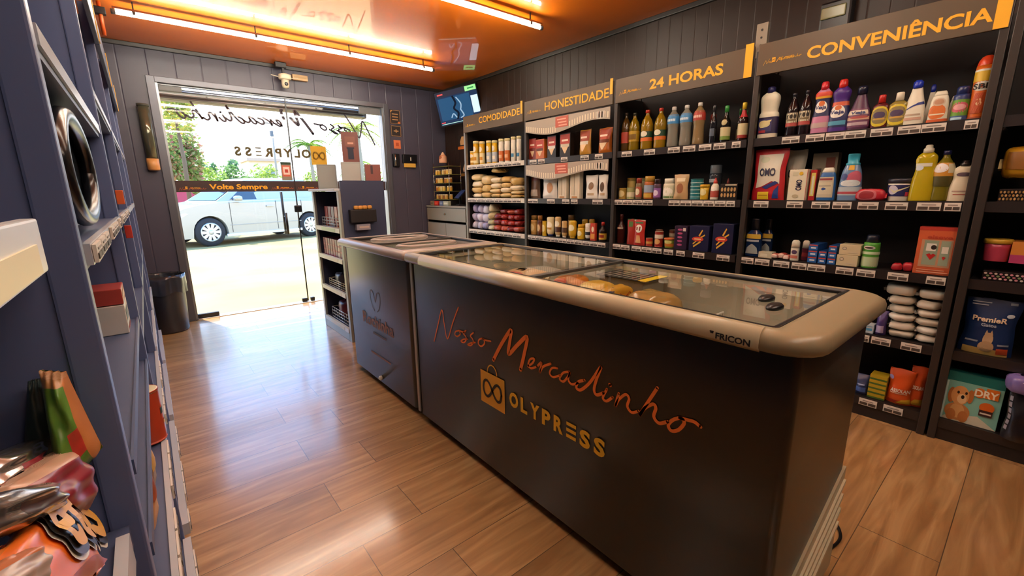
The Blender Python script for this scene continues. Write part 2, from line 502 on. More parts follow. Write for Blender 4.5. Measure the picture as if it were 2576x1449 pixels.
bmesh.ops.translate(b.bm, vec=(0, 0, -.002), verts=b.bm.verts); b.obj('door_lock', d1).location.z = -.0
b = B()
b.tube([(1.165, DY-.05, 1.02), (1.165, DY-.05, .79)], .013, m_black); b.tube([(1.165, DY+.05, 1.24), (1.165, DY+.05, .79)], .013, m_black)
for z in (.83, .98): b.tube([(1.165, DY-.05, z), (1.165, DY+.05, z)], .007, m_black)
b.obj('pull_handle', d1)
b = B(); b.box(DX0+.02, DX0+.2, DY-.02, DY+.02, .008, .05, m_black, .006); b.obj('door_hinge', d1)
b = B(); b.box(DX0+.02, DX0+.19, DY-.02, DY+.02, DZ-.06, DZ-.01, m_grey, .006); b.obj('door_hinge', d1)
b = B(); b.box(1.325, 1.37, DY-.02, DY+.02, .01, .05, m_black, .005); b.obj('door_hinge', d2)
b = B(); b.box(2.08, DX1-.025, DY-.02, DY+.02, DZ-.08, DZ-.01, m_grey, .006); b.obj('door_hinge', d2)
b = B(); b.box(1.235, 1.29, DY-.018, DY+.018, .01, .05, m_black, .005); b.obj('floor_bolt', d1)
b = B()
b.box(1.18, 1.282, DY-.0066, DY-.0056, 1.36, 1.55, M('#8a8573', .6)); b.box(1.19, 1.272, DY-.0075, DY-.0066, 1.40, 1.515, M('#c9614a', .6))
b.box(1.2, 1.262, DY-.0082, DY-.0075, 1.42, 1.5, M('#f0d9cc', .6)); b.box(1.215, 1.247, DY-.0089, DY-.0082, 1.44, 1.475, M('#b5372c', .6)); b.box(1.18, 1.282, DY-.0074, DY-.0056, 1.525, 1.55, M('#1f3a24', .6))
tag(b.obj('notice_sticker'), 'small notice in red and white taped to the glass door beside its centre seam', 'notice')
# header rail over the glass
b = B(); b.box(DX0+.018, DX1-.018, DY-.025, DY+.025, DZ-.01, DZ, m_alu); structure(b.obj('trim_6'))

# roller shutter box outside over the door
m_shut = M('#77726f', .5, .2)
r = empty('roller_shutter', (1.2, 5.45, 2.06), 0, 'grey roller shutter box hanging outside above the glass doors', 'shutter')
b = B(); b.box(.0, 2.17, 5.36, 5.48, 2.085, 2.185, m_shut, .01); wobj(b, 'housing', r)
b = B()
for k in range(3): b.tube([(.0, 5.35-.004*k, 2.10+.028*k), (2.17, 5.35-.004*k, 2.10+.028*k)], .012, m_alu, 8)
wobj(b, 'slat', r)
b = B(); b.box(2.175, 2.2, 5.36, 5.48, 2.085, 2.165, m_shut); wobj(b, 'end_plate', r)

# ---------------------------------------------------------------- goods: every one is an Empty with body, cap and printed label
# profile: (height, half-width) as fractions of H and W/2; cap profile likewise; depth ratio; section exponent; names
PROF = {
 'pet': ([(0, .8), (.02, .95), (.08, 1), (.3, .97), (.34, 1), (.58, 1), (.66, .93), (.76, .72), (.84, .42), (.88, .32), (.93, .3)], [(.92, .36), (.99, .36), (1, .3)], 1, 2),
 'soda': ([(0, .75), (.03, .95), (.1, 1), (.2, .95), (.45, .9), (.55, 1), (.74, 1), (.82, .75), (.88, .45), (.93, .3)], [(.92, .38), (.99, .38), (1, .32)], 1, 2),
 'soy': ([(0, .95), (.02, 1), (.5, 1), (.6, .9), (.7, .5), (.8, .38), (.88, .36)], [(.82, .44), (.985, .44), (1, .36)], 1, 2),
 'bleach': ([(0, .93), (.03, 1), (.45, 1), (.52, .86), (.62, .9), (.75, .98), (.83, .9), (.88, .62), (.9, .42)], [(.88, .42), (.985, .4), (1, .3)], .62, 2.6),
 'cleaner': ([(0, .92), (.03, 1), (.3, .98), (.5, .8), (.62, .74), (.72, .86), (.78, .84), (.84, .55), (.88, .36)], [(.84, .4), (.9, .42), (.98, .38), (1, .28)], .62, 2.4),
 'waist': ([(0, .92), (.03, 1), (.35, 1), (.55, .72), (.68, .55), (.8, .38), (.86, .34)], [(.82, .42), (.96, .42), (1, .34)], .62, 2.3),
 'flask': ([(0, .92), (.04, 1), (.6, 1), (.7, .82), (.76, .5), (.82, .36)], [(.76, .44), (.98, .42), (1, .36)], .55, 2.6),
 'cream': ([(0, .9), (.02, .98), (.2, 1), (.45, .86), (.68, .6), (.82, .46), (.86, .4)], [(.82, .42), (.88, .46), (.96, .44), (1, .25)], .6, 2.5),
 'flip': ([(0, .95), (.03, 1), (.6, .92), (.8, .78), (.86, .66)], [(.84, .68), (.9, .66), (.97, .55), (1, .46)], .5, 2.6),
 'spray': ([(0, .94), (.02, 1), (.78, 1), (.81, .94)], [(.79, .98), (.86, .96), (.93, .84), (.98, .6), (1, .35)], 1, 2),
 'aero': ([(0, .94), (.02, 1), (.7, 1), (.76, .86), (.78, .7)], [(.74, .8), (.96, .76), (1, .62)], 1, 2),
 'can': ([(0, .94), (.03, 1), (.06, .97), (.94, .97), (.97, 1)], [(.96, .98), (.99, .98), (1, .9)], 1, 2),
 'tin': ([(0, .96), (.02, 1), (.9, 1)], [(.89, 1.03), (.985, 1.03), (1, .95)], 1, 2),
 'jar': ([(0, .9), (.03, 1), (.68, 1), (.76, .86), (.8, .8)], [(.76, .88), (.98, .88), (1, .82)], 1, 2),
 'tub': ([(0, .84), (.02, .87), (.82, 1)], [(.8, 1.06), (.96, 1.06), (1, .98)], 1, 2),
 'cup': ([(0, .74), (.02, .77), (.94, 1)], [(.92, 1.05), (.98, 1.05), (1, .9)], 1, 2),
 'sqz': ([(0.1, .72), (.2, .9), (.45, 1), (.7, .92), (.9, .98), (.97, .9), (1, .7)], [(0, .66), (.08, .7), (.13, .66)], .7, 2.2),
 'soft': ([(0, .93), (.03, 1), (.3, 1), (.6, .86), (.74, .66), (.77, .6)], [(.75, .62), (.8, .62), (.82, .5), (.98, .52), (1, .48)], .6, 2.3),
 'deterg': ([(0, .9), (.03, 1), (.35, .97), (.55, .8), (.7, .84), (.8, .8), (.86, .5), (.88, .36)], [(.86, .42), (.93, .42), (.95, .3), (.99, .28), (1, .2)], .6, 2.3),
 'shamp': ([(0, .85), (.03, .93), (.25, .82), (.4, .8), (.7, 1), (.82, 1), (.88, .8)], [(.87, .5), (.98, .5), (1, .44)], .5, 2.6),
 'mouth': ([(0, .93), (.03, 1), (.5, 1), (.6, .94), (.68, .6), (.72, .42)], [(.7, .5), (.97, .5), (1, .44)], .6, 2.6),
 'rollon': ([(0, .9), (.04, 1), (.3, .92), (.55, .98), (.62, .96)], [(.6, .97), (.9, .9), (.97, .72), (1, .45)], .6, 2.4),
 'honey': ([(0, .9), (.04, 1), (.5, .96), (.66, .8), (.74, .5)], [(.72, .5), (.84, .48), (.9, .28), (1, .16)], 1, 2),
}
KIND = {'pet': ('plastic_bottle', 'bottle'), 'soda': ('water_bottle', 'bottle'), 'soy': ('sauce_bottle', 'bottle'), 'bleach': ('bleach_bottle', 'bottle'), 'cleaner': ('cleaner_bottle', 'bottle'),
 'waist': ('cleaner_bottle', 'bottle'), 'flask': ('cleaner_bottle', 'bottle'), 'cream': ('cream_cleaner_bottle', 'bottle'), 'flip': ('flip_top_bottle', 'bottle'), 'spray': ('spray_can', 'spray can'),
 'aero': ('spray_can', 'spray can'), 'can': ('food_can', 'can'), 'tin': ('powder_tin', 'tin'), 'jar': ('jar', 'jar'), 'tub': ('tub', 'tub'), 'cup': ('food_cup', 'cup'), 'sqz': ('squeeze_bottle', 'bottle'),
 'soft': ('softener_bottle', 'bottle'), 'deterg': ('detergent_bottle', 'bottle'), 'shamp': ('shampoo_bottle', 'bottle'), 'mouth': ('mouthwash_bottle', 'bottle'), 'rollon': ('deodorant', 'deodorant'),
 'honey': ('squeeze_bottle', 'bottle'), 'box': ('carton', 'box'), 'bag': ('bag', 'bag'), 'puff': ('bag', 'bag')}
def interp(P, t):
    for (a, x), (c, y) in zip(P[:-1], P[1:]):
        if t <= c: return x + (y-x)*(max(t, a)-a)/max(c-a, 1e-6)
    return P[-1][1]
def smooth_prof(P):
    return [(max(0, min(1, a)), x) for a, x in catmull([(a, x) for a, x in P], 3)]
def decal_mesh(decals, surf, W_, H, soft=False):
    """surf(u, v, lift) -> 3D; u in half-widths, v in heights."""
    b = B()
    lift = .0006
    tl = .0035 if soft else .0008
    for d in decals:
        k = d[0]
        lift += .00025
        if k in 'rb':
            if k == 'r': u0, v0, u1, v1, c = d[1:6]
            else: v0, v1, c = d[1:4]; u0, u1 = -1.9, 1.9
            nu, nv = (20, 4) if k == 'b' else (6, 3)
            b.grid(lambda s, t: surf(u0+(u1-u0)*s, v0+(v1-v0)*t, lift), nu, nv, M(c))
        elif k == 'e':
            uc, vc, ru, rv, c = d[1:6]
            ctr = surf(uc, vc, lift)
            n = 18
            rr = [[surf(uc+ru*q*cos(2*pi*i/n), vc+rv*q*sin(2*pi*i/n), lift) for i in range(n)] for q in (.34, .67, 1)]
            for a in range(2):
                for i in range(n): b.face([rr[a][i], rr[a+1][i], rr[a+1][(i+1) % n], rr[a][(i+1) % n]], M(c))
            b.face(rr[0], M(c))
        elif k == 'p':
            t = bmesh.new()
            f = t.faces.new([t.verts.new((u, v, 0)) for u, v in d[1]])
            bmesh.ops.triangulate(t, faces=[f])
            bmesh.ops.subdivide_edges(t, edges=t.edges[:], cuts=4, use_grid_fill=True)
            for f in t.faces: b.face([surf(q.co.x, q.co.y, lift) for q in f.verts], M(d[2]))
            t.free()
        elif k == 't':
            body, uc, vc, h, c = d[1:6]
            tw = d[6] if len(d) > 6 else None
            rot = d[7] if len(d) > 7 else 0
            P, w = text_polys(body, .03)
            sy = h*H
            sx = tw*W_/2/w if tw else sy
            for p in P:
                q = []
                for a, y in p:
                    x, z = a*sx, (y-.5)*sy
                    x, z = x*cos(rot)-z*sin(rot), x*sin(rot)+z*cos(rot)
                    q.append(surf(uc+x/(W_/2), vc+z/H, lift+tl))
                b.face(q, M(c))
    return b
PC = {}
def prod(loc, rz, W_, H, kind, label, body, cap=None, decals=(), name=None, cat=None, grp=None, D=None, tip=0, rough=.35):
    nm, ct = KIND[kind]
    name = name or nm; cat = cat or ct
    root = empty(name, loc, rz, label, cat, grp)
    if tip: root.rotation_euler = (tip, 0, rz)
    key = (kind, round(W_, 4), round(H, 4), body, cap, repr(decals), D, rough)
    if key in PC:
        for nm2, me in PC[key]:
            o = bpy.data.objects.new(nm2, me); COL.objects.link(o); o.parent = root
        return root
    parts = []
    bm_ = M(body, rough) if isinstance(body, str) else body
    if kind in PROF:
        P, C, dr, ex = PROF[kind]
        if D: dr = D/W_
        P2 = smooth_prof(P)
        b = B(); b.loft([(a*H, x*W_/2, x*W_/2*dr, ex) for a, x in P2], bm_); parts.append(('body', b))
        if cap:
            b = B(); b.loft([(a*H, x*W_/2, x*W_/2*(1 if x < .5 and dr > .5 else dr), 2 if x < .5 else ex) for a, x in C], M(cap, .3)); parts.append(('cap' if kind not in ('can', 'tin', 'jar', 'tub', 'cup') else 'lid', b))
        def surf(u, v, l=0):
            r = interp(P2, v)*W_/2
            a = max(-2, min(2, u))*pi/2
            ca, sa = cos(a), sin(a)
            return ((r+l)*math.copysign(abs(sa)**(2/ex), sa), -(r*dr+l)*math.copysign(abs(ca)**(2/ex), ca), v*H)
    elif kind == 'box':
        D = D or W_*.45
        b = B(); b.box(-W_/2, W_/2, -D/2, D/2, 0, H, bm_, min(.002, W_*.02)); parts.append(('body', b))
        if cap:
            b = B(); b.box(-W_/2-.0005, W_/2+.0005, -D/2-.0005, D/2+.0005, H*.93, H+.0008, M(cap)); parts.append(('flap', b))
        surf = lambda u, v, l=0: (u*W_/2, -D/2-l, v*H)
    elif kind == 'bag':
        D = D or W_*.35
        rnd = random.Random(repr(key)); ph = [rnd.uniform(0, 6) for _ in range(6)]
        def th(u, v):
            t = max(0, 1-abs(2*u-1)**2.6)**.7 * (1-max(0, (v-.25)/.75)**2.2*.92) * (1-max(0, (.12-v)/.12)*.25)
            return D/2*t*(1+.06*sin(9*u+ph[0]+5*v)+.05*sin(13*v+ph[1]-4*u)) + .0012
        edge = lambda u, v: (u-.5)*W_*(1-.10*sin(pi*min(1, v*1.02))**2) + .01*W_*sin(12*v+ph[2])
        topz = lambda u, v: v*H + (.012*H*sin(u*7+ph[3]) if v > .97 else 0)
        b = B()
        b.grid(lambda u, v: (edge(u, v), -th(u, v), topz(u, v)), 16, 18, bm_)
        b.grid(lambda u, v: (edge(u, v), th(u, v), topz(u, v)), 16, 18, bm_)
        parts.append(('body', b))
        if cap:
            b = B(); b.box(-W_*.48, W_*.48, -.003, .003, H*.955, H*1.0, M(cap, .3)); parts.append(('seal', b))
        surf = lambda u, v, l=0: (edge((u+1)/2, v), -th((u+1)/2, v)-l-.0008, topz((u+1)/2, v))
    elif kind == 'puff':
        D = D or W_
        rnd = random.Random(repr(key)); ph = [rnd.uniform(0, 6) for _ in range(6)]
        b = B()
        def pf(u, v):
            a, t = 2*pi*u, pi*(v-.5)
            f = 1+.07*sin(3*a+ph[0]+4*v)+.05*sin(5*a+ph[1])+.05*sin(9*v+ph[2])
            c = lambda x, e: math.copysign(abs(x)**e, x)
            return (W_/2*c(cos(t), .55)*c(cos(a), .6)*f, D/2*c(cos(t), .55)*c(sin(a), .6)*f, max(0, H/2+H/2*c(sin(t), .7)*(1+.04*sin(4*a+ph[3]))))
        b.grid(pf, 18, 10, bm_); bmesh.ops.remove_doubles(b.bm, verts=b.bm.verts, dist=1e-5)
        parts.append(('body', b))
        if cap:
            for sg in (-1, 1):
                b = B(); b.grid(lambda u, v: (sg*W_*(.44+.1*u), (v-.5)*D*.6*(1+.3*u), H*.45+.01*sin(14*v+ph[4])*H/.05), 3, 8, M(cap, .3))
                parts.append(('seal', b))
        def surf(u, v, l=0):
            p = pf(.75+u*.22, v); return (p[0]*(1+l), p[1]-l-.001, p[2])
    if decals: parts.append(('label', decal_mesh(decals, surf, W_, H, kind in ('bag', 'puff'))))
    PC[key] = []
    for nm2, b in parts:
        o = b.obj(nm2, root, fix=(nm2 != 'label' or kind in PROF))
        PC[key].append((nm2, o.data))
    return root

BAYS = [('COMODIDADE', 3.24, 4.245), ('HONESTIDADE', 2.21, 3.23), ('24 HORAS', 1.215, 2.2), ('CONVENIÊNCIA', .215, 1.205), (None, -.81, .205)]
XF = 2.875                                        # front line of the goods on the right-hand shelves
SHZ = {'A': 1.50, 'B': 1.145, 'C': .80, 'D': .455, 'E': .105}
def R(Y, z, W_, H, kind, label, body, cap=None, decals=(), xo=0, dz=0, turn=0, **kw):
    """Goods standing on the right-hand shelves, facing the aisle."""
    dr = PROF[kind][2] if kind in PROF else None
    D = kw.get('D') or (W_*dr if dr else W_*(.45 if kind == 'box' else .35 if kind == 'bag' else 1))
    for _, b0, b1 in BAYS:
        if b0-.01 < Y < b1+.005: Y = min(max(Y, b0+.006+W_*.52), b1-.018-W_*.52)
    if Y > 4.15: Y = min(Y, 4.225-W_*.56)
    if turn: H *= .96
    if kind in PROF: W_ *= .965
    return prod((XF + xo + D/2, Y, z+dz+.001), -pi/2+turn, W_, H, kind, label, body, cap, decals, **kw)

# ---------------------------------------------------------------- shelving along the right-hand wall
TAGS = {('CONVENIÊNCIA', 'A'): [(0.978, 0.087), (0.861, 0.086), (0.77, 0.083), (0.684, 0.086), (0.579, 0.086), (0.477, 0.082), (0.392, 0.083), (0.251, 0.083)], ('CONVENIÊNCIA', 'B'): [(1.097, 0.083), (0.918, 0.081), (0.792, 0.085), (0.696, 0.082), (0.586, 0.083), (0.475, 0.085), (0.358, 0.084), (0.265, 0.08)], ('CONVENIÊNCIA', 'C'): [(1.142, 0.075), (1.054, 0.081), (0.949, 0.085), (0.856, 0.074), (0.771, 0.084), (0.641, 0.077), (0.55, 0.077), (0.422, 0.079), (0.278, 0.078)], ('CONVENIÊNCIA', 'D'): [(0.505, 0.029), (0.442, 0.078), (0.324, 0.077)], ('CONVENIÊNCIA', 'E'): [(0.45, 0.076), (0.346, 0.078)], ('24 HORAS', 'A'): [(2.075, 0.089), (1.881, 0.088), (1.691, 0.086), (1.58, 0.085), (1.471, 0.081), (1.377, 0.075), (1.263, 0.074)], ('24 HORAS', 'B'): [(2.141, 0.09), (2.048, 0.086), (1.958, 0.083), (1.872, 0.079), (1.662, 0.082), (1.576, 0.078), (1.494, 0.075), (1.416, 0.072), (1.341, 0.069), (1.268, 0.067)], ('24 HORAS', 'C'): [(2.138, 0.08), (2.052, 0.077), (1.951, 0.08), (1.861, 0.084), (1.774, 0.074), (1.681, 0.071), (1.588, 0.062), (1.457, 0.081), (1.29, 0.084)], ('HONESTIDADE', 'A'): [(3.115, 0.092), (3.002, 0.083), (2.718, 0.074), (2.488, 0.088), (2.34, 0.076)], ('HONESTIDADE', 'B'): [(3.118, 0.133), (2.876, 0.097), (2.693, 0.083), (2.593, 0.072), (2.339, 0.104)], ('HONESTIDADE', 'C'): [(3.137, 0.105), (3.027, 0.101), (2.922, 0.097), (2.82, 0.094), (2.723, 0.09), (2.628, 0.087), (2.538, 0.084), (2.45, 0.081), (2.365, 0.078), (2.284, 0.075)], ('COMODIDADE', 'A'): [(4.108, 0.161), (3.941, 0.153), (3.783, 0.145), (3.632, 0.138), (3.489, 0.131), (3.352, 0.125)], ('COMODIDADE', 'B'): [(4.128, 0.164), (3.958, 0.156), (3.796, 0.148), (3.642, 0.141), (3.496, 0.134), (3.357, 0.128)], ('COMODIDADE', 'C'): [(4.117, 0.161), (3.951, 0.153), (3.792, 0.146), (3.641, 0.139), (3.497, 0.132), (3.36, 0.126)]}
m_tagw = M('#d9d0c4', .45)
m_tagk = M('#4a3f38', .5)
m_board = M('#5b4a36', .45)
def price_tag(b, x, z, w, h=.034):
    b.box(x-w/2, x+w/2, -.006, -.002, z, z+h, m_tagw)
    b.box(x-w/2+.004, x-w*.02, -.0075, -.006, z+.004, z+h*.5, m_tagk)
    b.box(x+w*.04, x+w/2-.004, -.0075, -.006, z+.004, z+h*.5, m_tagk)
    b.box(x-w*.3, x+w*.3, -.007, -.006, z+h*.66, z+h*.78, M('#8a8078'))
def bay(text, y0, y1, label, name='shelving_unit', leftlight=False):
    w = y1-y0
    r = empty(name, (2.845, (y0+y1)/2, 0), -pi/2, label, 'shelf unit')
    b = B(); b.box(-w/2, -w/2+.03, -.012, .02, 0, 1.98 if text else 2.4, M('#77706a', .35, .5) if leftlight else m_upr, .003); b.obj('upright', r)
    if text in (None, 'CONVENIÊNCIA'):
        b = B(); b.box(w/2-.03, w/2, -.012, .02, 0, 1.98, m_upr, .003); b.obj('upright', r)
    b = B(); b.box(-w/2+.002, -w/2+.012, .02, .345, 0, 1.9, m_shelf); b.obj('side_panel', r)
    b = B(); b.box(-w/2, w/2, .336, .346, .05, 1.98, m_shelf); b.obj('back_panel', r)
    b = B(); b.box(-w/2+.03, w/2-.002, .004, .335, 0, .066, m_dark); b.obj('base_plinth', r)
    for k, z in SHZ.items():
        b = B(); b.box(-w/2+.03, w/2-.002, .0, .335, z-.03, z, m_shelf); s = b.obj('shelf', r)
        b = B(); b.box(-w/2+.03, w/2-.003, -.003, -.0002, z-.042, z+.004, M('#cfc8b8', .35) if text == 'COMODIDADE' else m_rail); b.obj('price_rail', s)
        for yc, tw in TAGS.get((text, k), ()):
            if yc-tw/2 < y0+.035: tw = yc+tw/2-y0-.035; yc = y0+.035+tw/2
            b = B(); price_tag(b, 0, 0, tw, .037); o = b.obj('price_tag', s); o.location = ((y0+y1)/2-yc, -.001, z-.04)
    if text:
        b = B(); b.box(-w/2+.012, w/2-.004, -.018, -.002, 1.848, 2.013, m_board, .002); hb = b.obj('header_board', r)
        ya, yb, zb, h = SIGN[text]
        put = lambda u, v, l=0: (u, -.0195-l, v)
        b = B(); flat_text(b, text, (y0+y1)/2-(ya+yb)/2, zb, h, put, m_ytext, width=ya-yb, bold=.028 if text[:2] in ('CO', '24') and text[2] != 'M' else .012); b.obj('lettering', hb, fix=False)
        b = B(); b.box(w/2-(.05 if text[0] == '2' or text[2] == 'N' and text[0] == 'C' else .03), w/2-.006, -.020, -.016, 1.85 if text[0] == '2' or text[:3] == 'CON' else 1.92, 2.03, m_ytext); b.obj('end_strip', hb)
        b = B(); mini_logo(b, put, -w/2+.14, 1.935, .19, m_ytext, m_ytext, m_band); b.obj('shop_emblem', hb, fix=False)
    return r
SIGN = {'CONVENIÊNCIA': (0.944, 0.269, 1.885, 0.058), '24 HORAS': (1.899, 1.388, 1.898, 0.064), 'HONESTIDADE': (2.947, 2.25, 1.902, 0.069), 'COMODIDADE': (3.939, 3.283, 1.915, 0.063)}
bay(*BAYS[0], 'black shelving bay under the COMODIDADE header, the farthest one along the right wall', leftlight=True)
bay(*BAYS[1], 'black shelving bay under the HONESTIDADE header, second from the far corner')
bay(*BAYS[2], 'black shelving bay under the 24 HORAS header, the middle one of the right wall')
bay(*BAYS[3], 'black shelving bay under the CONVENIÊNCIA header, holding the cleaning bottles')
bay(*BAYS[4], 'black shelving bay at the right edge with pet goods and no header in view')
# perforated steel post standing up between two bays
b = B()
b.box(2.85, 2.875, 1.165, 1.225, 1.95, 2.13, M('#8d8577', .4, .4), .002)
for k in range(4): b.tube([(2.8485, 1.195, 1.975+.04*k), (2.8515, 1.195, 1.975+.04*k)], .006, m_dark, 8)
r = empty('perforated_post', (2.8625, 1.195, 1.95), 0, 'short perforated steel post rising between the 24 HORAS and CONVENIÊNCIA headers', 'post')
wobj(b, 'post_body', r)

# ---- COMODIDADE, top shelf: milk powder tins
def tin2(args, lab, c1, c2, c3, kind='tin'):
    R(*args, kind, lab, c1, '#e9d9a0', (('b', .08, .5, c2), ('e', 0, .66, .5, .12, '#efe6d2'), ('r', -.6, .2, .6, .34, c3)), grp='milk powder tins on the top shelf')
tin2((4.232, 1.5, 0.082, 0.155), 'short yellow tin at the left end of the top COMODIDADE shelf', '#d9a81e', '#c98f18', '#f2e2b0')
tin2((4.116, 1.5, 0.064, 0.255), 'tall yellow and cream tin standing right of the short yellow tin', '#d8a51c', '#ecd9a4', '#c9871c')
tin2((4.002, 1.5, 0.063, 0.242), 'tall yellow and cream tin, second of the tall tins from the left', '#d8a51c', '#ecd9a4', '#c9871c')
tin2((3.877, 1.5, 0.059, 0.239), 'tall yellow tin with pale blue lower half, the left one of two', '#dcae20', '#b9c2c9', '#e8e2cf')
tin2((3.776, 1.5, 0.058, 0.232), 'tall yellow tin with pale blue lower half, the right one of two', '#dcae20', '#b9c2c9', '#e8e2cf')
tin2((3.665, 1.5, 0.057, 0.237), 'tall white tin with orange lower half, the left one of two', '#e6dfcf', '#c8682a', '#e9b183')
tin2((3.569, 1.5, 0.059, 0.233), 'tall white tin with orange lower half, the right one of two', '#e6dfcf', '#c8682a', '#e9b183')
tin2((3.468, 1.5, 0.050, 0.238), 'tall white tin with a blue wave, the left one of two at the shelf end', '#e4dfd2', '#d9d3c2', '#3f7fa8')
tin2((3.383, 1.5, 0.049, 0.237), 'tall white tin with a blue wave, last on the top COMODIDADE shelf', '#e4dfd2', '#d9d3c2', '#3f7fa8')
# ---- middle shelf: pile of pasta bags
rnd = random.Random(7)
PAST = ['#d9b878', '#e4cb98', '#ead9b8', '#cfa963']
def pile(rows, lab, cols, name, cat, grp, tex=None, xo=0):
    for (Y, z, W_, H) in rows:
        c = rnd.choice(cols)
        R(Y, z, W_, H, 'puff', lab, c, tex, (), xo=xo+rnd.uniform(0, .01), name=name, cat=cat, grp=grp, D=.16, turn=rnd.uniform(-.1, .1))
PB = [(4.129, 1.146, 0.163, 0.055), (4.126, 1.202, 0.163, 0.064), (4.124, 1.267, 0.162, 0.066), (4.12, 1.334, 0.161, 0.077), (3.949, 1.146, 0.154, 0.065), (3.946, 1.212, 0.153, 0.079), (3.942, 1.291, 0.152, 0.1), (3.781, 1.146, 0.147, 0.052), (3.78, 1.199, 0.147, 0.044), (3.778, 1.244, 0.146, 0.06), (3.776, 1.304, 0.146, 0.06), (3.615, 1.146, 0.153, 0.056), (3.614, 1.203, 0.152, 0.053), (3.612, 1.257, 0.152, 0.048), (3.612, 1.305, 0.151, 0.063), (3.449, 1.146, 0.144, 0.036), (3.449, 1.183, 0.144, 0.036), (3.448, 1.22, 0.143, 0.056), (3.447, 1.277, 0.143, 0.076)]
pile(PB, 'clear bag of pale pasta in the heap on the middle COMODIDADE shelf', PAST, 'pasta_bag', 'bag', 'pasta bags heaped on the COMODIDADE shelf', '#d9cbb0')
pile([(3.769, 1.408, 0.144, 0.055)], 'single pasta bag lying on top of the heap of pasta bags', PAST, 'pasta_bag', 'bag', None, '#d9cbb0')
pile([(4.172, 0.801, 0.081, 0.086), (4.167, 0.887, 0.081, 0.097), (4.162, 0.985, 0.08, 0.096), (4.072, 0.801, 0.087, 0.084), (4.067, 0.886, 0.086, 0.095), (4.063, 0.982, 0.086, 0.094), (3.964, 0.801, 0.096, 0.083), (3.961, 0.884, 0.095, 0.093), (3.957, 0.979, 0.094, 0.092)], 'small lilac and white bag in the tidy stack on the lower COMODIDADE shelf', ['#b9b3cf', '#cfcbdc', '#a49fc4'], 'sugar_bag', 'bag', 'lilac bags stacked on the COMODIDADE shelf', '#e4e0ea')
pile([(3.862, 0.801, 0.08, 0.058), (3.859, 0.86, 0.08, 0.058), (3.858, 0.918, 0.08, 0.08), (3.854, 0.999, 0.079, 0.088)], 'beige and green bag in the column between lilac and red bags', ['#c8b98c', '#b9b48a', '#d6cba6'], 'flour_bag', 'bag', 'beige bags between the lilac and the red ones', '#ddd4b8')
pile([(3.756, 0.801, 0.107, 0.063), (3.754, 0.864, 0.107, 0.062), (3.752, 0.927, 0.106, 0.062), (3.638, 0.801, 0.102, 0.064), (3.637, 0.866, 0.102, 0.061), (3.636, 0.927, 0.101, 0.06), (3.634, 0.989, 0.101, 0.044), (3.526, 0.801, 0.098, 0.063), (3.525, 0.864, 0.097, 0.059), (3.524, 0.925, 0.097, 0.059), (3.523, 0.985, 0.097, 0.043), (3.418, 0.801, 0.094, 0.064), (3.417, 0.866, 0.093, 0.058), (3.417, 0.925, 0.093, 0.058), (3.417, 0.983, 0.093, 0.058)], 'red foil bag in the heap at the right of the lower COMODIDADE shelf', ['#8f2320', '#a8322a', '#7a1c1d', '#b5533f'], 'coffee_bag', 'bag', 'red foil bags heaped on the COMODIDADE shelf', '#c9a08c')

# ---- HONESTIDADE
def wavy(z0, label):
    """Cardboard strip with a wavy lower edge, comb pattern and a red label."""
    r = empty('shelf_banner', (2.832, 2.72, z0), -pi/2, label, 'banner')
    b = B(); n = 30; L = .97
    wav = lambda x: -.105 + .03*sin((x/L+.5)*2*pi*1.0+2.6)*1 - (.02 if x < -.3 else 0)*0
    P = [(-L/2+L*i/n, wav(-L/2+L*i/n)) for i in range(n+1)] + [(L/2, 0), (-L/2, 0)]
    b.prism(P, lambda p: (p[0], -.004, p[1]), lambda p: (p[0], 0, p[1]), M('#a79c8c', .4)); b.obj('card', r)
    b = B()
    for i in range(34):
        x = -L/2+.02+i*.0282
        if abs(x+.02) < .075: continue
        y = wav(x)
        b.face([(x-.0055, -.0045, y+.01), (x+.0055, -.0045, y+.01), (x+.0055, -.0045, y+.055), (x-.0055, -.0045, y+.055)], M('#e3d8bc', .35))
    b.face([(L/2-.13, -.0045, -.02), (L/2-.13, -.0045, -.075), (L/2-.05, -.0045, -.075), (L/2-.05, -.0045, -.02)], M('#c3bbae', .4))
    b.obj('comb_print', r, fix=False)
    b = B(); b.box(-.095, .055, -.0055, -.004, -.09, -.004, M('#b8543c', .4))
    for k in range(3): b.box(-.075+.01*k, .03+.005*k, -.0062, -.0055, -.032-.024*k, -.022-.024*k, M('#e7a690'))
    b.obj('red_label', r)
wavy(1.835, 'grey wavy card strip with red label directly under the HONESTIDADE header')
wavy(1.452, 'grey wavy card strip with red label below the coffee shelf')
cof = 'coffee packs on the top HONESTIDADE shelf'
def coffee(args, lab, top, mid, low, kind='box', **kw):
    R(*args, kind, lab, low, top if kind == 'bag' else None, (('r', -.9, .55, .9, .95, top), ('r', -.8, .42, .8, .55, mid), ('p', [(-.6, .42), (.6, .42), (.1, .16), (-.1, .16)], '#e2c39a'), ('r', -.6, .66, .6, .74, '#e9c9b4')  ), name='coffee_pack', cat='coffee pack', grp=None, **kw)
coffee((3.195, 1.5, 0.096, 0.191), 'dark red coffee brick at the left end of the coffee shelf', '#a3352a', '#6d2019', '#7b2b1e')
coffee((3.062, 1.5, 0.115, 0.176), 'red coffee brick with an orange base, second on the coffee shelf', '#b33a2c', '#5f2a18', '#c06324')
coffee((2.908, 1.5, 0.109, 0.194), 'black coffee brick with a red top, third on the coffee shelf', '#a5362e', '#d7cfc4', '#1c1512')
coffee((2.745, 1.5, 0.124, 0.198), 'black coffee brick with red top and gold band, fourth on the coffee shelf', '#b03c2f', '#c7bda4', '#231813')
coffee((2.541, 1.5, 0.119, 0.205), 'gold and brown upright coffee pouch with crumpled top', '#9c4227', '#d6cbb8', '#b98732', 'bag', D=.07)
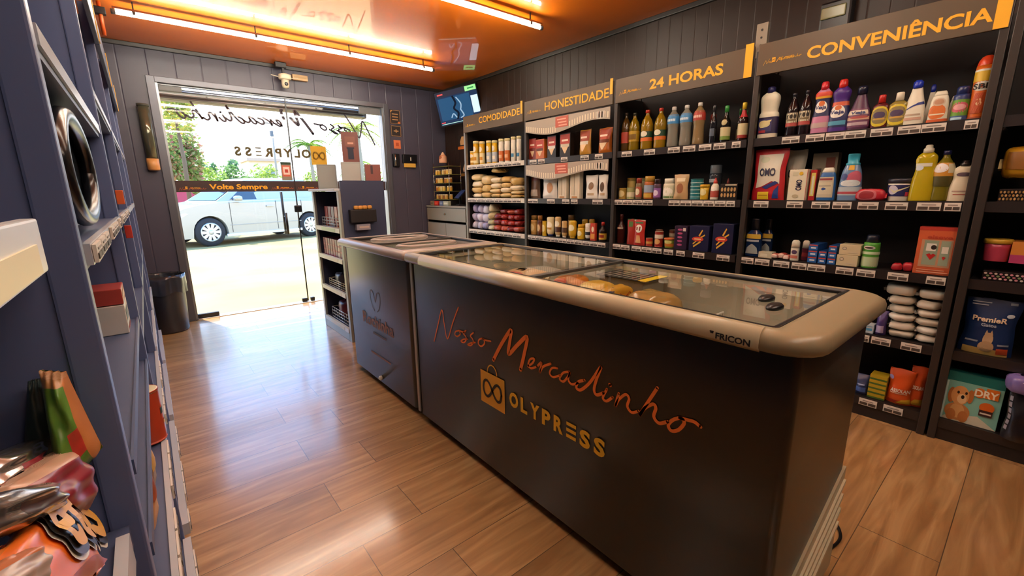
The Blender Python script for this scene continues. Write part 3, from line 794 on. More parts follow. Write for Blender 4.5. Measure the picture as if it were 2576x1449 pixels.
coffee((2.335, 1.5, 0.132, 0.198), 'large orange coffee pouch at the right end of the coffee shelf', '#a23c22', '#6d3214', '#b5651f', 'bag', D=.08)
R(2.867, 1.5, 0.086, 0.213, 'box', 'dark coffee brick half hidden behind the third coffee brick', '#3a2a22', xo=.11, name='coffee_pack', cat='coffee pack')
R(2.697, 1.5, 0.074, 0.216, 'box', 'dark coffee brick half hidden behind the fourth coffee brick', '#33261f', xo=.11, name='coffee_pack', cat='coffee pack')
# second shelf
R(3.148, 1.145, 0.135, 0.239, 'bag', 'brown see-through pouch at the left of the second HONESTIDADE shelf', '#5e4634', '#8a3a2c', (('r', -.7, .1, .7, .35, '#a79a8c'), ('r', -.6, .7, .6, .9, '#7a3527')), name='cookie_pouch', cat='pouch')
R(2.953, 1.145, 0.191, 0.234, 'bag', 'white pouch with a red corner on the second HONESTIDADE shelf', '#e6e1d8', '#e9e2d4', (('p', [(-.2, .95), (.8, .95), (.2, .78)], '#a5331f'), ('e', .25, .42, .4, .2, '#b98a5e'), ('r', -.6, .6, .2, .68, '#c9c1b2')), name='flour_pouch', cat='pouch')
box3 = (('r', -.75, .12, -.1, .92, '#cdbfa2'), ('r', .0, .12, .75, .92, '#d8ccb2'), ('r', -.12, .12, -.04, .92, '#8a7a60'), ('r', -.6, .03, .6, .09, '#b8874f'))
R(2.773, 1.145, 0.099, 0.248, 'box', 'tall cream box with brown stripes, the left one of the pair', '#dfd3ba', None, box3, name='filter_box', cat='box', grp='tall cream boxes')
R(2.623, 1.145, 0.108, 0.246, 'box', 'tall cream box with brown stripes, the right one of the pair', '#dfd3ba', None, box3, name='filter_box', cat='box', grp='tall cream boxes')
R(2.450, 1.145, 0.130, 0.192, 'bag', 'white pouch with brown print, second from the right end of its shelf', '#e9e4d8', '#d8d0c0', (('e', .1, .55, .45, .16, '#8a6a4c'), ('r', -.5, .15, .6, .25, '#b09a78')), name='snack_pouch', cat='pouch')
R(2.327, 1.145, 0.095, 0.192, 'bag', 'white pouch with brown print at the right end of its shelf', '#e6e0d2', '#d8d0c0', (('e', 0, .5, .5, .2, '#5b4632'), ('r', -.5, .15, .6, .25, '#b09a78')), name='snack_pouch', cat='pouch')
# third shelf: sauces
sau = 'sauces on the third HONESTIDADE shelf'
R(3.182, 0.8, 0.072, 0.183, 'jar', 'tan jar of spread at the left end of the sauce shelf', '#b98d4c', '#8a6a34', (('b', .15, .6, '#c79f5c'), ('e', 0, .38, .5, .18, '#e4cf9b')))
R(3.083, 0.8, 0.053, 0.186, 'jar', 'dark brown jar second on the sauce shelf', '#5a2f1f', '#a06a30', (('b', .15, .6, '#7d4a2c'), ('e', 0, .38, .5, .18, '#d9b887')))
R(3.017, 0.8, 0.043, 0.139, 'can', 'small yellow can between the brown jar and the blue based bottle', '#d9ae2a', '#b98c22', (('e', 0, .5, .6, .25, '#f0dc9a'),))
R(2.942, 0.8, 0.087, 0.177, 'sqz', 'cream squeeze bottle standing on a blue cap', '#e3d2a0', '#2b3566', (('e', 0, .6, .6, .16, '#f4ead0'), ('r', -.5, .36, .5, .46, '#b98c3a')))
R(2.840, 0.8, 0.068, 0.183, 'sqz', 'cream and brown squeeze bottle right of the blue capped one', '#c9a970', '#e6dcc4', (('b', .25, .5, '#4a2c1e'), ('e', 0, .66, .6, .14, '#efe3c6')))
R(2.756, 0.8, 0.059, 0.150, 'sqz', 'shorter tan squeeze bottle with dark band', '#caa368', '#e6dcc4', (('b', .3, .6, '#5a3b22'),))
R(2.664, 0.8, 0.083, 0.156, 'sqz', 'yellow mustard squeeze bottle with white label', '#d3a528', '#dcae32', (('e', 0, .6, .6, .18, '#ece0b8'),))
R(2.566, 0.8, 0.069, 0.128, 'jar', 'bright yellow mustard jar with ball shaped body', '#e0b12c', '#cf9a20', (('e', 0, .4, .5, .18, '#f4e6b4'),))
R(2.478, 0.8, 0.057, 0.141, 'sqz', 'white and black squeeze bottle near the right end of the sauce shelf', '#e8e2d2', '#1d1a1c', (('b', .3, .5, '#20222c'), ('e', 0, .68, .5, .12, '#d5cdb8')))
R(2.411, 0.8, 0.053, 0.146, 'box', 'narrow red and orange box on the sauce shelf', '#b5402a', None, (('r', -.8, .1, .8, .4, '#d9913a'), ('e', 0, .65, .5, .16, '#e9d6b6')), name='spice_box', cat='box')
R(2.329, 0.8, 0.066, 0.158, 'soy', 'dark sauce bottle with red cap at the right end of the sauce shelf', '#22140f', '#b12c24', (('b', .1, .42, '#d0a53a'), ('r', -.6, .2, .6, .34, '#8f2d1e')))
for l, r_, t, lab, c in ((900, 950, 1072, 'first', '#7a5630'), (1060, 1110, 1080, 'second', '#8a6a3c'), (1100, 1150, 1082, 'third', '#a07c46'), (1240, 1300, 1112, 'fourth', '#b58f2c')):
    pass
R(2.796, 0.8, 0.074, 0.196, 'jar', 'tan jar peeking out behind the brown squeeze bottle', '#a98450', '#7d5f38', xo=.12)
R(2.620, 0.8, 0.068, 0.165, 'sqz', 'yellow squeeze bottle in the second row behind the mustard jar', '#b98f28', '#caa032', xo=.12)
R(2.540, 0.8, 0.060, 0.168, 'sqz', 'yellow squeeze bottle in the second row beside another one', '#b0872a', '#caa032', xo=.12)

# ---- 24 HORAS
R(2.166, 1.5, 0.074, 0.284, 'pet', 'brown oil bottle with red label at the left end of the 24 HORAS shelf', '#4a3210', '#2a2018', (('b', .22, .5, '#a8402e'),), rough=.15)
R(2.070, 1.5, 0.081, 0.274, 'pet', 'yellow oil bottle with dark cap, second from the left', '#7c640e', '#2c2a18', (('b', .25, .52, '#b58f1e'), ('r', -.6, .3, .6, .44, '#7d5a12')), rough=.15)
R(1.964, 1.5, 0.090, 0.280, 'pet', 'golden oil bottle with red cap and green label, the left one of two', '#8a6b12', '#c2341f', (('b', .26, .46, '#20422c'), ('b', .22, .31, '#cf6a22'), ('e', 0, .4, .4, .07, '#e4ddc4')), rough=.15)
R(1.853, 1.5, 0.087, 0.278, 'pet', 'golden oil bottle with red cap and green label, the right one of two', '#8a6b12', '#c2341f', (('b', .26, .46, '#20422c'), ('b', .22, .31, '#cf6a22'), ('e', 0, .4, .4, .07, '#e4ddc4')), rough=.15)
R(1.751, 1.5, 0.080, 0.270, 'soda', 'clear vinegar bottle with blue shoulder label, the left one of two', '#7d7a6e', '#e9e4da', (('b', .58, .80, '#3a82b8'), ('r', -.7, .64, .5, .7, '#cfe0e8')), rough=.12)
R(1.657, 1.5, 0.081, 0.267, 'soda', 'clear vinegar bottle with blue shoulder label, the right one of two', '#7d7a6e', '#e9e4da', (('b', .58, .80, '#3a82b8'), ('r', -.7, .64, .5, .7, '#cfe0e8')), rough=.12)
R(1.563, 1.5, 0.077, 0.270, 'soda', 'clear vinegar bottle with red shoulder label and white cap', '#85714e', '#ece7dc', (('b', .58, .80, '#a83a2e'), ('r', -.7, .64, .5, .7, '#e0b9a8')), rough=.12)
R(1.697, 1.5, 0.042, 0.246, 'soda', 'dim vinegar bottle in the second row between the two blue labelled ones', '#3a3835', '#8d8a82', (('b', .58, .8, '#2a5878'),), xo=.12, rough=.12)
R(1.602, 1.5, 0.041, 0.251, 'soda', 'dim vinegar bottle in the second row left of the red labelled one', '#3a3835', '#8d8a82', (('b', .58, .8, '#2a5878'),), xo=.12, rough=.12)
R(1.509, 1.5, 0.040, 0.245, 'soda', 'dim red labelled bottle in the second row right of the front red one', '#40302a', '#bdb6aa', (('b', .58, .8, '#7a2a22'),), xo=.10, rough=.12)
R(1.456, 1.5, 0.043, 0.236, 'soy', 'black bottle standing between the vinegars and the soy sauces', '#17171d', '#24242a', (('r', -.5, .2, .5, .4, '#4a5666'),), rough=.12)
R(1.380, 1.5, 0.059, 0.223, 'soy', 'soy sauce bottle with bright green cap in front', '#15130f', '#2f8a3c', (('b', .08, .42, '#c8bd8e'), ('b', .08, .18, '#6a8a34'), ('e', 0, .55, .4, .08, '#b5a878')), rough=.12)
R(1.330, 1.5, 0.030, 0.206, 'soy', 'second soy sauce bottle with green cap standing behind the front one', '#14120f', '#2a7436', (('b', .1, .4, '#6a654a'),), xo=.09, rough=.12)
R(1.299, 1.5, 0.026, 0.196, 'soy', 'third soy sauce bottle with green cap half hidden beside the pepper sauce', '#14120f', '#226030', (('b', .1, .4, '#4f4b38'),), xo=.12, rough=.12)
R(1.273, 1.5, 0.058, 0.226, 'soy', 'pepper sauce bottle with yellow cap and red neck at the right end', '#2a120e', '#d9b92e', (('b', .08, .46, '#cdbf94'), ('b', .62, .8, '#b02c30'), ('b', .08, .16, '#8f2a22')), rough=.12)
# jars and cans
R(2.161, 1.145, 0.071, 0.085, 'can', 'small gold can at the left end of the jar shelf', '#a5853a', '#c0a456', (('e', 0, .5, .6, .3, '#d9c68e'),))
R(2.141, 1.145, 0.070, 0.162, 'can', 'taller gold can standing behind the small gold can', '#8f7a3a', '#b39a52', (('b', .5, .85, '#c2ab62'),), xo=.1)
R(2.069, 1.145, 0.069, 0.089, 'can', 'small green and cream can, second on the jar shelf', '#9aa06a', '#c9c2a0', (('b', .2, .6, '#d3cba8'),))
R(2.048, 1.145, 0.066, 0.159, 'can', 'taller pale green can behind the small green one', '#8f9468', '#bdb894', (('b', .5, .85, '#c9c49e'),), xo=.1)
R(1.994, 1.145, 0.048, 0.155, 'jar', 'slim jar with red and cream label', '#7d6a4a', '#8f3a2a', (('b', .1, .6, '#a9553c'), ('e', 0, .36, .5, .16, '#e2d4b4')))
R(1.913, 1.145, 0.082, 0.167, 'jar', 'jar of orange preserve with gold lid', '#a5581c', '#b5903a', (('b', .3, .62, '#8fa0b4'), ('r', -.6, .08, .6, .26, '#caa23c')))
R(1.838, 1.145, 0.053, 0.146, 'jar', 'small jar with purple label and dark lid', '#4a3348', '#2a1c20', (('b', .1, .55, '#8a5aa0'), ('e', 0, .32, .5, .14, '#d9c9de')))
R(1.749, 1.145, 0.093, 0.146, 'jar', 'wide mayonnaise jar with white lid and green trimmed label', '#d8d2b8', '#e6e0cc', (('b', .08, .66, '#cfd0b0'), ('e', 0, .38, .6, .2, '#f0ecdc'), ('r', -.7, .08, .7, .16, '#5d7a3c')))
R(1.647, 1.145, 0.108, 0.170, 'bag', 'beige see-through bag of croutons on the jar shelf', '#b99a6c', '#cdbb94', (('e', 0, .45, .5, .2, '#8f5a34'), ('r', -.6, .72, .6, .86, '#d9c9a2')), name='crouton_bag')
R(1.547, 1.145, 0.087, 0.138, 'can', 'teal can with pale stripes beside the bag of croutons', '#1f6f78', '#2a4a50', tuple(('b', .12+.17*k, .15+.17*k, '#a9cdc9') for k in range(5)))
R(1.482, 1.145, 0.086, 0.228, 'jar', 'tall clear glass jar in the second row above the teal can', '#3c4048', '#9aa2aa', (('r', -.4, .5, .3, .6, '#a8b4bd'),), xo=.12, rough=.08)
R(1.483, 1.145, 0.061, 0.100, 'tub', 'small yellow tub right of the teal can', '#d2ac2c', '#c99c22', (('e', 0, .5, .5, .22, '#ecdc9c'),))
R(1.413, 1.145, 0.055, 0.141, 'honey', 'white dressing bottle with red cap on the jar shelf', '#ded6c2', '#b03a30', (('b', .12, .42, '#a8483c'), ('e', 0, .5, .5, .1, '#efe9da')))
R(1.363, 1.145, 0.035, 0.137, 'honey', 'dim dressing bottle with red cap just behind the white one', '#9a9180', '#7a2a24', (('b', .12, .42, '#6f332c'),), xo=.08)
R(1.312, 1.145, 0.109, 0.101, 'box', 'black display tray of small jars at the right end of the jar shelf', '#1c1714', None, tuple(('e', -.75+.37*k, .3+.35*j, .13, .13, '#b9935c') for k in range(5) for j in range(2)) + (('r', -.4, .88, .9, .97, '#b7ab92'),), name='display_tray', cat='tray', D=.1)
# sauces and boxes on the third shelf
R(2.166, 0.8, 0.067, 0.228, 'soy', 'dark red sauce bottle at the left end of the third 24 HORAS shelf', '#3a1512', '#4a1a16', (('r', -.7, .5, .7, .56, '#b9a694'),), rough=.15)
R(2.036, 0.8, 0.076, 0.196, 'bag', 'red tomato sauce pouch behind the front ketchup pouch', '#9c2f24', '#4a6a34', (('r', -.5, .7, .5, .9, '#4c7238'),), name='sauce_pouch', cat='pouch')
R(1.960, 0.8, 0.099, 0.192, 'bag', 'red ketchup pouch with white oval mark, in front of the other red pouch', '#b5332a', '#d9cdb8', (('e', 0, .66, .6, .16, '#e2e3d2'), ('r', -.5, .6, -.2, .72, '#8a2a20'), ('r', .05, .58, .3, .74, '#8a2a20'), ('p', [(-.5, .1), (.5, .1), (.3, .4), (-.3, .4)], '#d9a06a'), ('r', -.7, .86, .7, .92, '#3f6a3a')), name='sauce_pouch', cat='pouch', xo=-.005)
R(1.881, 0.8, 0.054, 0.060, 'can', 'small red can in front of the taller red cans', '#b03a26', '#cfc0a2', (('b', .3, .6, '#d49a4c'),))
R(1.858, 0.8, 0.054, 0.118, 'can', 'red and cream can behind the small red can', '#a5452e', '#cdbf9f', (('b', .35, .65, '#d8c49c'),), xo=.09)
R(1.804, 0.8, 0.065, 0.114, 'can', 'dark red can with white band beside the small red can', '#8f2a20', '#bfb498', (('b', .55, .8, '#d8cfb8'), ('e', 0, .35, .5, .18, '#d9a566')))
R(1.749, 0.8, 0.057, 0.122, 'can', 'dark can in the second row behind the green and orange can', '#5a2f22', '#b0a58c', (('b', .6, .8, '#b5a98e'),), xo=.1)
R(1.718, 0.8, 0.084, 0.072, 'tub', 'low green and orange tub right of the cans', '#8a9a34', '#c4642c', (('r', -.8, .15, .8, .45, '#c9762c'), ('e', 0, .6, .5, .18, '#d8cf7a')))
R(1.616, 0.8, 0.094, 0.165, 'box', 'dark purple box of bars with pink marks', '#2c1c34', None, tuple(('e', -.1, .2+.16*k, .4, .045, '#a84a78') for k in range(5)) + (('r', .35, .78, .8, .92, '#d9c8c0'),), name='chocolate_box', cat='box', D=.09)
navy = (('p', [(-.05, .62), (.3, .86), (.38, .82), (.08, .58)], '#d8a53a'), ('p', [(.1, .56), (.6, .68), (.62, .63), (.15, .5)], '#d8a53a'), ('p', [(-.55, .2), (.2, .42), (.25, .36), (-.5, .14)], '#d8a53a'), ('p', [(-.6, .3), (-.2, .44), (-.16, .4), (-.55, .25)], '#d8a53a'),
        ('e', -.1, .48, .6, .09, '#c4402c'), ('r', -.45, .46, .25, .5, '#e9c58a'))
R(1.482, 0.8, 0.137, 0.172, 'box', 'navy blue box with yellow sticks and red oval, the left one of the pair', '#1c1d3e', None, navy, name='biscuit_box', cat='box', grp=None, D=.1)
R(1.322, 0.8, 0.132, 0.193, 'box', 'navy blue box with yellow sticks and red oval, the right one of the pair', '#1c1d3e', None, navy, name='biscuit_box', cat='box', grp=None, D=.1)
for i, (dy, lab) in enumerate(((0, 'red foil snack packet lying left on the low shelf behind the freezer'), (.1, 'red foil snack packet lying right on the low shelf behind the freezer'))):
    R(1.42-dy+.0, .455, .085, .1, 'puff', lab, '#7a2420', '#8f4a40', D=.12, name='snack_packet', cat='packet')
R(0.084, 0.455, 0.175, 0.257, 'bag', 'dark blue cat food bag with a cat picture, standing above the puppy pack', '#18305e', '#14284e', (('r', -.8, .0, .85, .12, '#c9a860'), ('r', .45, .04, .85, .15, '#b8502c'), ('e', .05, .30, .2, .12, '#b59a78'), ('e', .05, .16, .3, .10, '#a58a68'), ('p', [(-.12, .38), (-.04, .47), (.02, .40)], '#b59a78'), ('p', [(.08, .40), (.16, .47), (.22, .38)], '#b59a78'), ('r', -.8, .22, -.3, .25, '#8a93a0'), ('r', .45, .2, .85, .23, '#8a93a0'), ('t', 'PremieR', -.0, .655, .09, '#e2c8a8', 1.35), ('t', 'Gatos', 0, .555, .055, '#9aa6b4', .6), ('e', .7, .74, .14, .035, '#c9d3dc'), ('r', -.8, .93, -.1, .945, '#a9b4c4'), ('r', -.8, .885, -.2, .9, '#a9b4c4'), ('r', .55, .93, .8, .97, '#8a96a8')), name='cat_food_bag', D=.08)
pup = (('r', -1, .82, 1, .99, '#0f6a66'), ('p', [(-1, .0), (1, .0), (.3, .2), (-.8, .08)], '#d0cdb8'), ('r', -.98, .0, -.9, .8, '#c4e4de'),
 ('e', -.42, .20, .46, .18, '#c08048'), ('e', -.42, .22, .26, .15, '#d8a468'), ('e', -.62, .12, .18, .12, '#b8743c'), ('e', -.18, .12, .18, .12, '#b8743c'), ('e', -.72, .52, .13, .16, '#b06c34'), ('e', -.06, .56, .11, .14, '#b06c34'),
 ('e', -.42, .54, .32, .20, '#d49a5c'), ('e', -.34, .48, .17, .10, '#e6c492'), ('e', -.5, .6, .045, .03, '#2a1a14'), ('e', -.22, .61, .045, .03, '#2a1a14'), ('e', -.32, .52, .06, .04, '#1c1210'),
 ('e', .22, .68, .2, .10, '#d8701c'), ('r', .42, .60, .86, .80, '#d8701c'), ('t', 'DRY', .45, .68, .14, '#f3e6cc', .8), ('e', .55, .42, .26, .10, '#d0661c'), ('r', .32, .24, .78, .36, '#3a1c1c'), ('r', .36, .28, .74, .31, '#d9cfc0'))
R(0.084, 0.105, 0.189, 0.245, 'box', 'turquoise puppy pad pack with a golden puppy picture on the bottom shelf', '#7fbdb2', '#0f5a58', pup, name='puppy_pad_pack', cat='pack', D=.09, rough=.25)
a = (-0.073, 0.105, 0.098, 0.224)
R(a[0], a[1], a[2], a[3], 'bag', 'black pet bag with silver marks at the lower right edge', '#14131c', '#1c1b26', tuple(('r', -.92, .2+.12*k, -.72, .29+.12*k, '#8a8a96') for k in range(6)), name='pet_food_bag', D=.09, xo=-.085, dz=.006)
o = prod((2.795, a[0]-.0, a[1]+a[3]+.01), -pi/2, .135, .085, 'puff', 'pale violet balloon shaped toy lying above the black pet bag', '#7a6aa8', None, (('p', [(-.1, .6), (.25, .35), (.32, .45), (.0, .72)], '#d9c9d9'),), name='pet_toy', cat='toy', D=.09, rough=.2)
o = prod((2.795, a[0]-.02, a[1]+a[3]+.098), -pi/2, .085, .075, 'puff', 'crimson ball toy above the violet one at the right edge', '#b51a34', None, (), name='pet_toy', cat='toy', D=.08, rough=.25)

# ---- CONVENIÊNCIA: cleaning goods
R(1.131, 1.5, 0.108, 0.288, 'bleach', 'white bleach bottle with dark blue cap at the left end of the top cleaning shelf', '#ded8c0', '#23255a', (('b', .06, .42, '#2a2048'), ('b', .0, .10, '#d8d0b8'), ('r', -.65, .14, .3, .38, '#3b3a6a'), ('e', -.15, .29, .35, .07, '#d8cf9a'), ('r', -.45, .12, .0, .17, '#a8323a'), ('p', [(-.4, .34), (.2, .34), (-.3, .22), (-.1, .22), (.3, .36)], '#e0d39a')))
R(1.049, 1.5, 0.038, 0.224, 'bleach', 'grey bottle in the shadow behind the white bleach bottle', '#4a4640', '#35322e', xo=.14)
def pine(args, lab):
    R(*args, 'pet', lab, '#1c1014', '#1e1a26', (('b', .22, .56, '#3a2a24'), ('r', -.7, .3, .7, .54, '#d2c9a8'), ('p', [(-.5, .5), (-.2, .5), (-.45, .40), (-.5, .40)], '#2a2016'), ('e', .05, .46, .16, .05, '#2a2016'), ('e', .4, .46, .14, .05, '#2a2016'), ('r', -.8, .24, .8, .32, '#b04a44'), ('r', -.3, .36, .5, .40, '#7a6a4a')), rough=.12, name='disinfectant_bottle')
pine((1.004, 1.5, 0.062, 0.234), 'dark brown disinfectant bottle with cream label, the left one of two')
pine((0.942, 1.5, 0.062, 0.239), 'dark brown disinfectant bottle with cream label, the right one of two')
veja = lambda c: (('e', -.05, .52, .5, .115, '#e8e2d8'), ('e', -.0, .585, .22, .05, '#d06a2c'), ('t', 'Veja', -.05, .515, .07, '#1f2a66', .85))
R(0.862, 1.5, 0.090, 0.267, 'cleaner', 'pink cleaner bottle with red cap and orange shoulder', '#c07a9c', '#c3202c', (('b', .34, .68, '#1f2250'), ('b', .68, .80, '#d0422a'), ('b', .68, .72, '#e0a42c'), ('b', .12, .22, '#b9a09c')) + veja(0))
R(0.781, 1.5, 0.096, 0.264, 'cleaner', 'purple cleaner bottle with red cap and dark blue label', '#4a2a80', '#cc2a22', (('b', .1, .5, '#1c2258'), ('b', .5, .58, '#c85a38'), ('e', -.1, .40, .5, .12, '#e8e2d8'), ('e', -.05, .47, .2, .045, '#d06a2c'), ('t', 'Veja', -.1, .39, .07, '#1f2a66', .85), ('r', -.7, .14, .5, .22, '#4f9ab8')))
R(0.695, 1.5, 0.101, 0.216, 'waist', 'tall violet see-through cleaner bottle with black cap', '#4e2c4c', '#1c1c34', (('r', -.85, .08, .8, .50, '#6a3a5c'), ('r', -.7, .36, .6, .46, '#d9c9b4'), ('r', -.7, .24, .7, .31, '#c9a48c'), ('r', -.6, .12, .6, .19, '#b9a0a8'), ('t', 'Veja', 0, .41, .07, '#2a3a70', .8), ('e', .1, .3, .5, .03, '#a84a4a')))
oval = (('e', 0, .36, .82, .30, '#d9c02a'), ('e', 0, .37, .62, .23, '#8a7a4a'), ('e', 0, .40, .4, .1, '#4a3a5a'), ('r', -.4, .26, .4, .31, '#c9a04a'))
R(0.607, 1.5, 0.068, 0.159, 'flask', 'small dark red cleaner bottle with red cap and yellow rimmed label', '#5a1418', '#c02a24', oval)
R(0.540, 1.5, 0.075, 0.160, 'flask', 'clear yellow cleaner bottle with white cap and yellow rimmed label', '#8a7a3a', '#e4dcc6', oval, rough=.15)
R(0.481, 1.5, 0.084, 0.204, 'cream', 'white cream cleaner bottle with bright blue cap and blue swoosh', '#e0d9c4', '#1f35b0', (('p', [(-.5, .36), (.2, .5), (.75, .52), (.85, .46), (.1, .44), (-.5, .34)], '#1f2f80'), ('r', -.6, .22, .4, .26, '#b9a48c'), ('r', -.6, .12, .5, .18, '#c9a08a')))
R(0.442, 1.5, 0.043, 0.194, 'cream', 'second white cream cleaner bottle with blue cap hidden behind the front one', '#cfc8b4', '#1a2a90', xo=.13)
R(0.394, 1.5, 0.072, 0.141, 'flip', 'white bottle with orange flame label and white flip top', '#ded6c0', '#d9d2bc', (('e', -.1, .36, .6, .22, '#d8702a'), ('e', -.0, .66, .4, .12, '#cdb49a'), ('e', -.0, .66, .28, .08, '#b98a6a'), ('b', .0, .13, '#c8571f'), ('r', -.5, .26, .4, .3, '#f0e0c0')))
R(0.358, 1.5, 0.035, 0.128, 'flip', 'white flip top bottle standing behind the orange labelled one', '#c9c2ae', '#b9b29e', xo=.12)
R(0.324, 1.5, 0.057, 0.150, 'aero', 'green and blue freshener can with pink oval', '#2a3a70', '#1f2a5c', (('b', .16, .62, '#6a9a34'), ('e', 0, .4, .72, .15, '#c85a6a'), ('e', 0, .41, .5, .08, '#e0a0a0'), ('b', .0, .16, '#3a5a90'), ('r', -.6, .05, .3, .12, '#a9c9d9')))
R(0.265, 1.5, 0.067, 0.265, 'spray', 'tall orange insect spray can with red domed cap at the right end', '#d4661c', '#d2401c', (('b', .60, .76, '#d8b02a'), ('b', .755, .785, '#e8e2d0'), ('r', -.2, .5, .6, .6, '#c9571a'), ('e', .0, .525, .62, .075, '#d9d2c2'), ('t', 'SBP', .0, .525, .085, '#241c1a', 1.15), ('e', .0, .28, .22, .06, '#e0b080'), ('p', [(-.7, .1), (-.3, .42), (.3, .42), (.7, .1), (.4, .34), (-.4, .34)], '#b84a16'), ('b', .0, .05, '#a84a1a')))
# second shelf: laundry
R(1.101, 1.145, 0.184, 0.295, 'bag', 'white laundry powder bag with red border and dark lettering, in front', '#b8232c', '#a82230', (('p', [(-.72, .24), (-.72, .9), (.74, .9), (.74, .32), (.3, .38), (-.3, .28)], '#ddd8c6'), ('t', 'OMO', -.02, .56, .15, '#14163a', 1.05), ('e', -.3, .8, .3, .06, '#c9d0b4'), ('p', [(-.3, .26), (.5, .38), (.7, .34), (.0, .22)], '#24357a'), ('p', [(.4, .04), (.75, .04), (.72, .3), (.5, .2)], '#24408a'), ('r', -.5, .02, .2, .17, '#e0c02a'), ('r', -.45, .09, .15, .11, '#b88a1c')), name='laundry_powder_bag', D=.07)
R(0.989, 1.145, 0.107, 0.286, 'bag', 'second laundry powder bag half hidden behind the red bordered one', '#d5d0c0', '#b8b4a8', (('t', 'OMO', .1, .54, .16, '#17172a', 1.3), ('r', -.9, .04, .9, .3, '#c0bba8'), ('r', -.3, .02, .4, .15, '#dcb92a')), name='laundry_powder_bag', D=.06, xo=.1)
R(0.928, 1.145, 0.091, 0.172, 'box', 'white laundry powder box with lettering set upright and red side', '#ddd6bc', None, (('t', 'OMO', .15, .5, .17, '#15183e', 1.3, pi/2), ('e', .3, .87, .22, .06, '#e0b52a'), ('r', -.6, .8, .0, .92, '#c9c5a8'), ('e', -.1, .14, .35, .06, '#b5a98a'), ('r', .95, .0, 1.0, 1.0, '#b5262a')), name='laundry_powder_box', cat='box', D=.07)
R(0.859, 1.145, 0.030, 0.168, 'box', 'red and yellow soap box standing beside the white laundry powder box', '#b5282a', None, (('r', -.7, .15, .7, .9, '#d9cf6a'), ('r', -.3, .2, .3, .8, '#d6dcc9')), name='laundry_powder_box', cat='box', D=.05, xo=.02)
R(0.854, 1.145, 0.123, 0.263, 'box', 'large cream box with faint print standing at the back of the laundry shelf', '#a59c86', None, (('r', -.6, .6, -.2, .68, '#5a5044'), ('r', .1, .55, .8, .9, '#8a4a3a'), ('r', -.6, .2, -.2, .26, '#4a4238'), ('r', .2, .38, .7, .44, '#4a3a30')), name='washing_box', cat='box', D=.06, xo=.16)
R(0.791, 1.145, 0.089, 0.176, 'flip', 'blue liquid soap bottle with white spout and pale label', '#27619e', '#dcd6c2', (('r', -.75, .1, .55, .72, '#b9b49c'), ('r', -.6, .62, .4, .68, '#8a3a3a'), ('r', -.6, .2, .4, .56, '#c9c2a6'), ('e', -.1, .36, .12, .04, '#2a4a8a'), ('r', -.5, .44, .3, .46, '#7a7a6a')), name='liquid_soap_bottle')
R(0.689, 1.145, 0.104, 0.241, 'soft', 'clear blue and pink softener bottle with turquoise cap', '#6a88ac', '#39a3bd', (('b', .12, .30, '#a9b9c0'), ('e', .35, .5, .5, .14, '#b5566c'), ('e', -.35, .52, .25, .07, '#3a4a80'), ('r', -.15, .66, .2, .76, '#d8a52a'), ('r', -.8, .15, .8, .2, '#a84a54'), ('e', .1, .38, .6, .07, '#c9d2d4')), rough=.15)
R(0.596, 1.145, 0.130, 0.062, 'puff', 'red wrapped soap bar pack lying in the middle of the laundry shelf', '#b5202e', '#8f1a26', (('e', -.1, .5, .35, .26, '#c0606a'), ('e', -.1, .5, .22, .16, '#8f1a26')), name='soap_pack', cat='soap', D=.06)
R(0.486, 1.145, 0.102, 0.110, 'tub', 'white and purple stain remover tub with dark lid', '#d9d4c6', '#2c2c38', (('b', .22, .72, '#2a2a5c'), ('e', -.3, .5, .3, .2, '#c9c4d4'), ('p', [(-.6, .62), (-.2, .36), (.5, .6), (.6, .66), (-.2, .46)], '#d9cfa8'), ('r', .4, .22, .8, .4, '#b03050')))
R(0.402, 1.145, 0.094, 0.262, 'deterg', 'large yellow detergent bottle with white cap', '#b5a01c', '#e6dfc8', (('r', -.7, .62, .4, .68, '#d9d6c4'), ('e', -.35, .60, .3, .05, '#cfd6dc'), ('e', -.6, .73, .2, .05, '#d9c24a')), rough=.12)
R(0.337, 1.145, 0.081, 0.232, 'pet', 'yellow detergent bottle with dark cap and orange label', '#6f661c', '#22244e', (('b', .50, .76, '#c48a2c'), ('e', -.2, .66, .5, .09, '#dcd4d2'), ('r', .3, .56, .9, .74, '#cfc9a8'), ('b', .30, .5, '#4a4418')), rough=.12)
R(0.268, 1.145, 0.086, 0.184, 'deterg', 'white detergent bottle with black cap at the right end', '#d3c7ac', '#201c1c', (('e', .05, .66, .45, .05, '#5a4a54'), ('r', -.4, .24, .4, .27, '#a88a7a'), ('r', -.3, .17, .4, .19, '#b05a4a')))
# third shelf: personal care
mw = (('r', -.7, .48, .7, .60, '#c9a83a'), ('r', -.5, .4, .5, .45, '#a9b4c0'), ('p', [(-.5, .08), (.5, .08), (.35, .24), (.0, .34), (-.35, .24)], '#9aa4a4'))
R(1.155, 0.8, 0.095, 0.232, 'mouth', 'dark blue mouthwash bottle in front at the left end', '#14284e', '#1c1c26', mw, rough=.15)
R(1.095, 0.8, 0.068, 0.229, 'mouth', 'dark blue mouthwash bottle standing behind the front one', '#12223f', '#1a1a22', mw, xo=.10, rough=.15)
R(1.055, 0.8, 0.077, 0.036, 'box', 'small cream soap box beside the mouthwash', '#c9bfa4', None, (('r', -.7, .2, .3, .7, '#ddd4bc'),), name='soap_box', cat='soap', D=.06)
R(1.008, 0.8, 0.052, 0.030, 'puff', 'pink and white wrapped soap, the left one of three', '#b5645a', '#c9a79a', (('e', 0, .5, .5, .3, '#d9b8aa'),), name='wrapped_soap', cat='soap', D=.06)
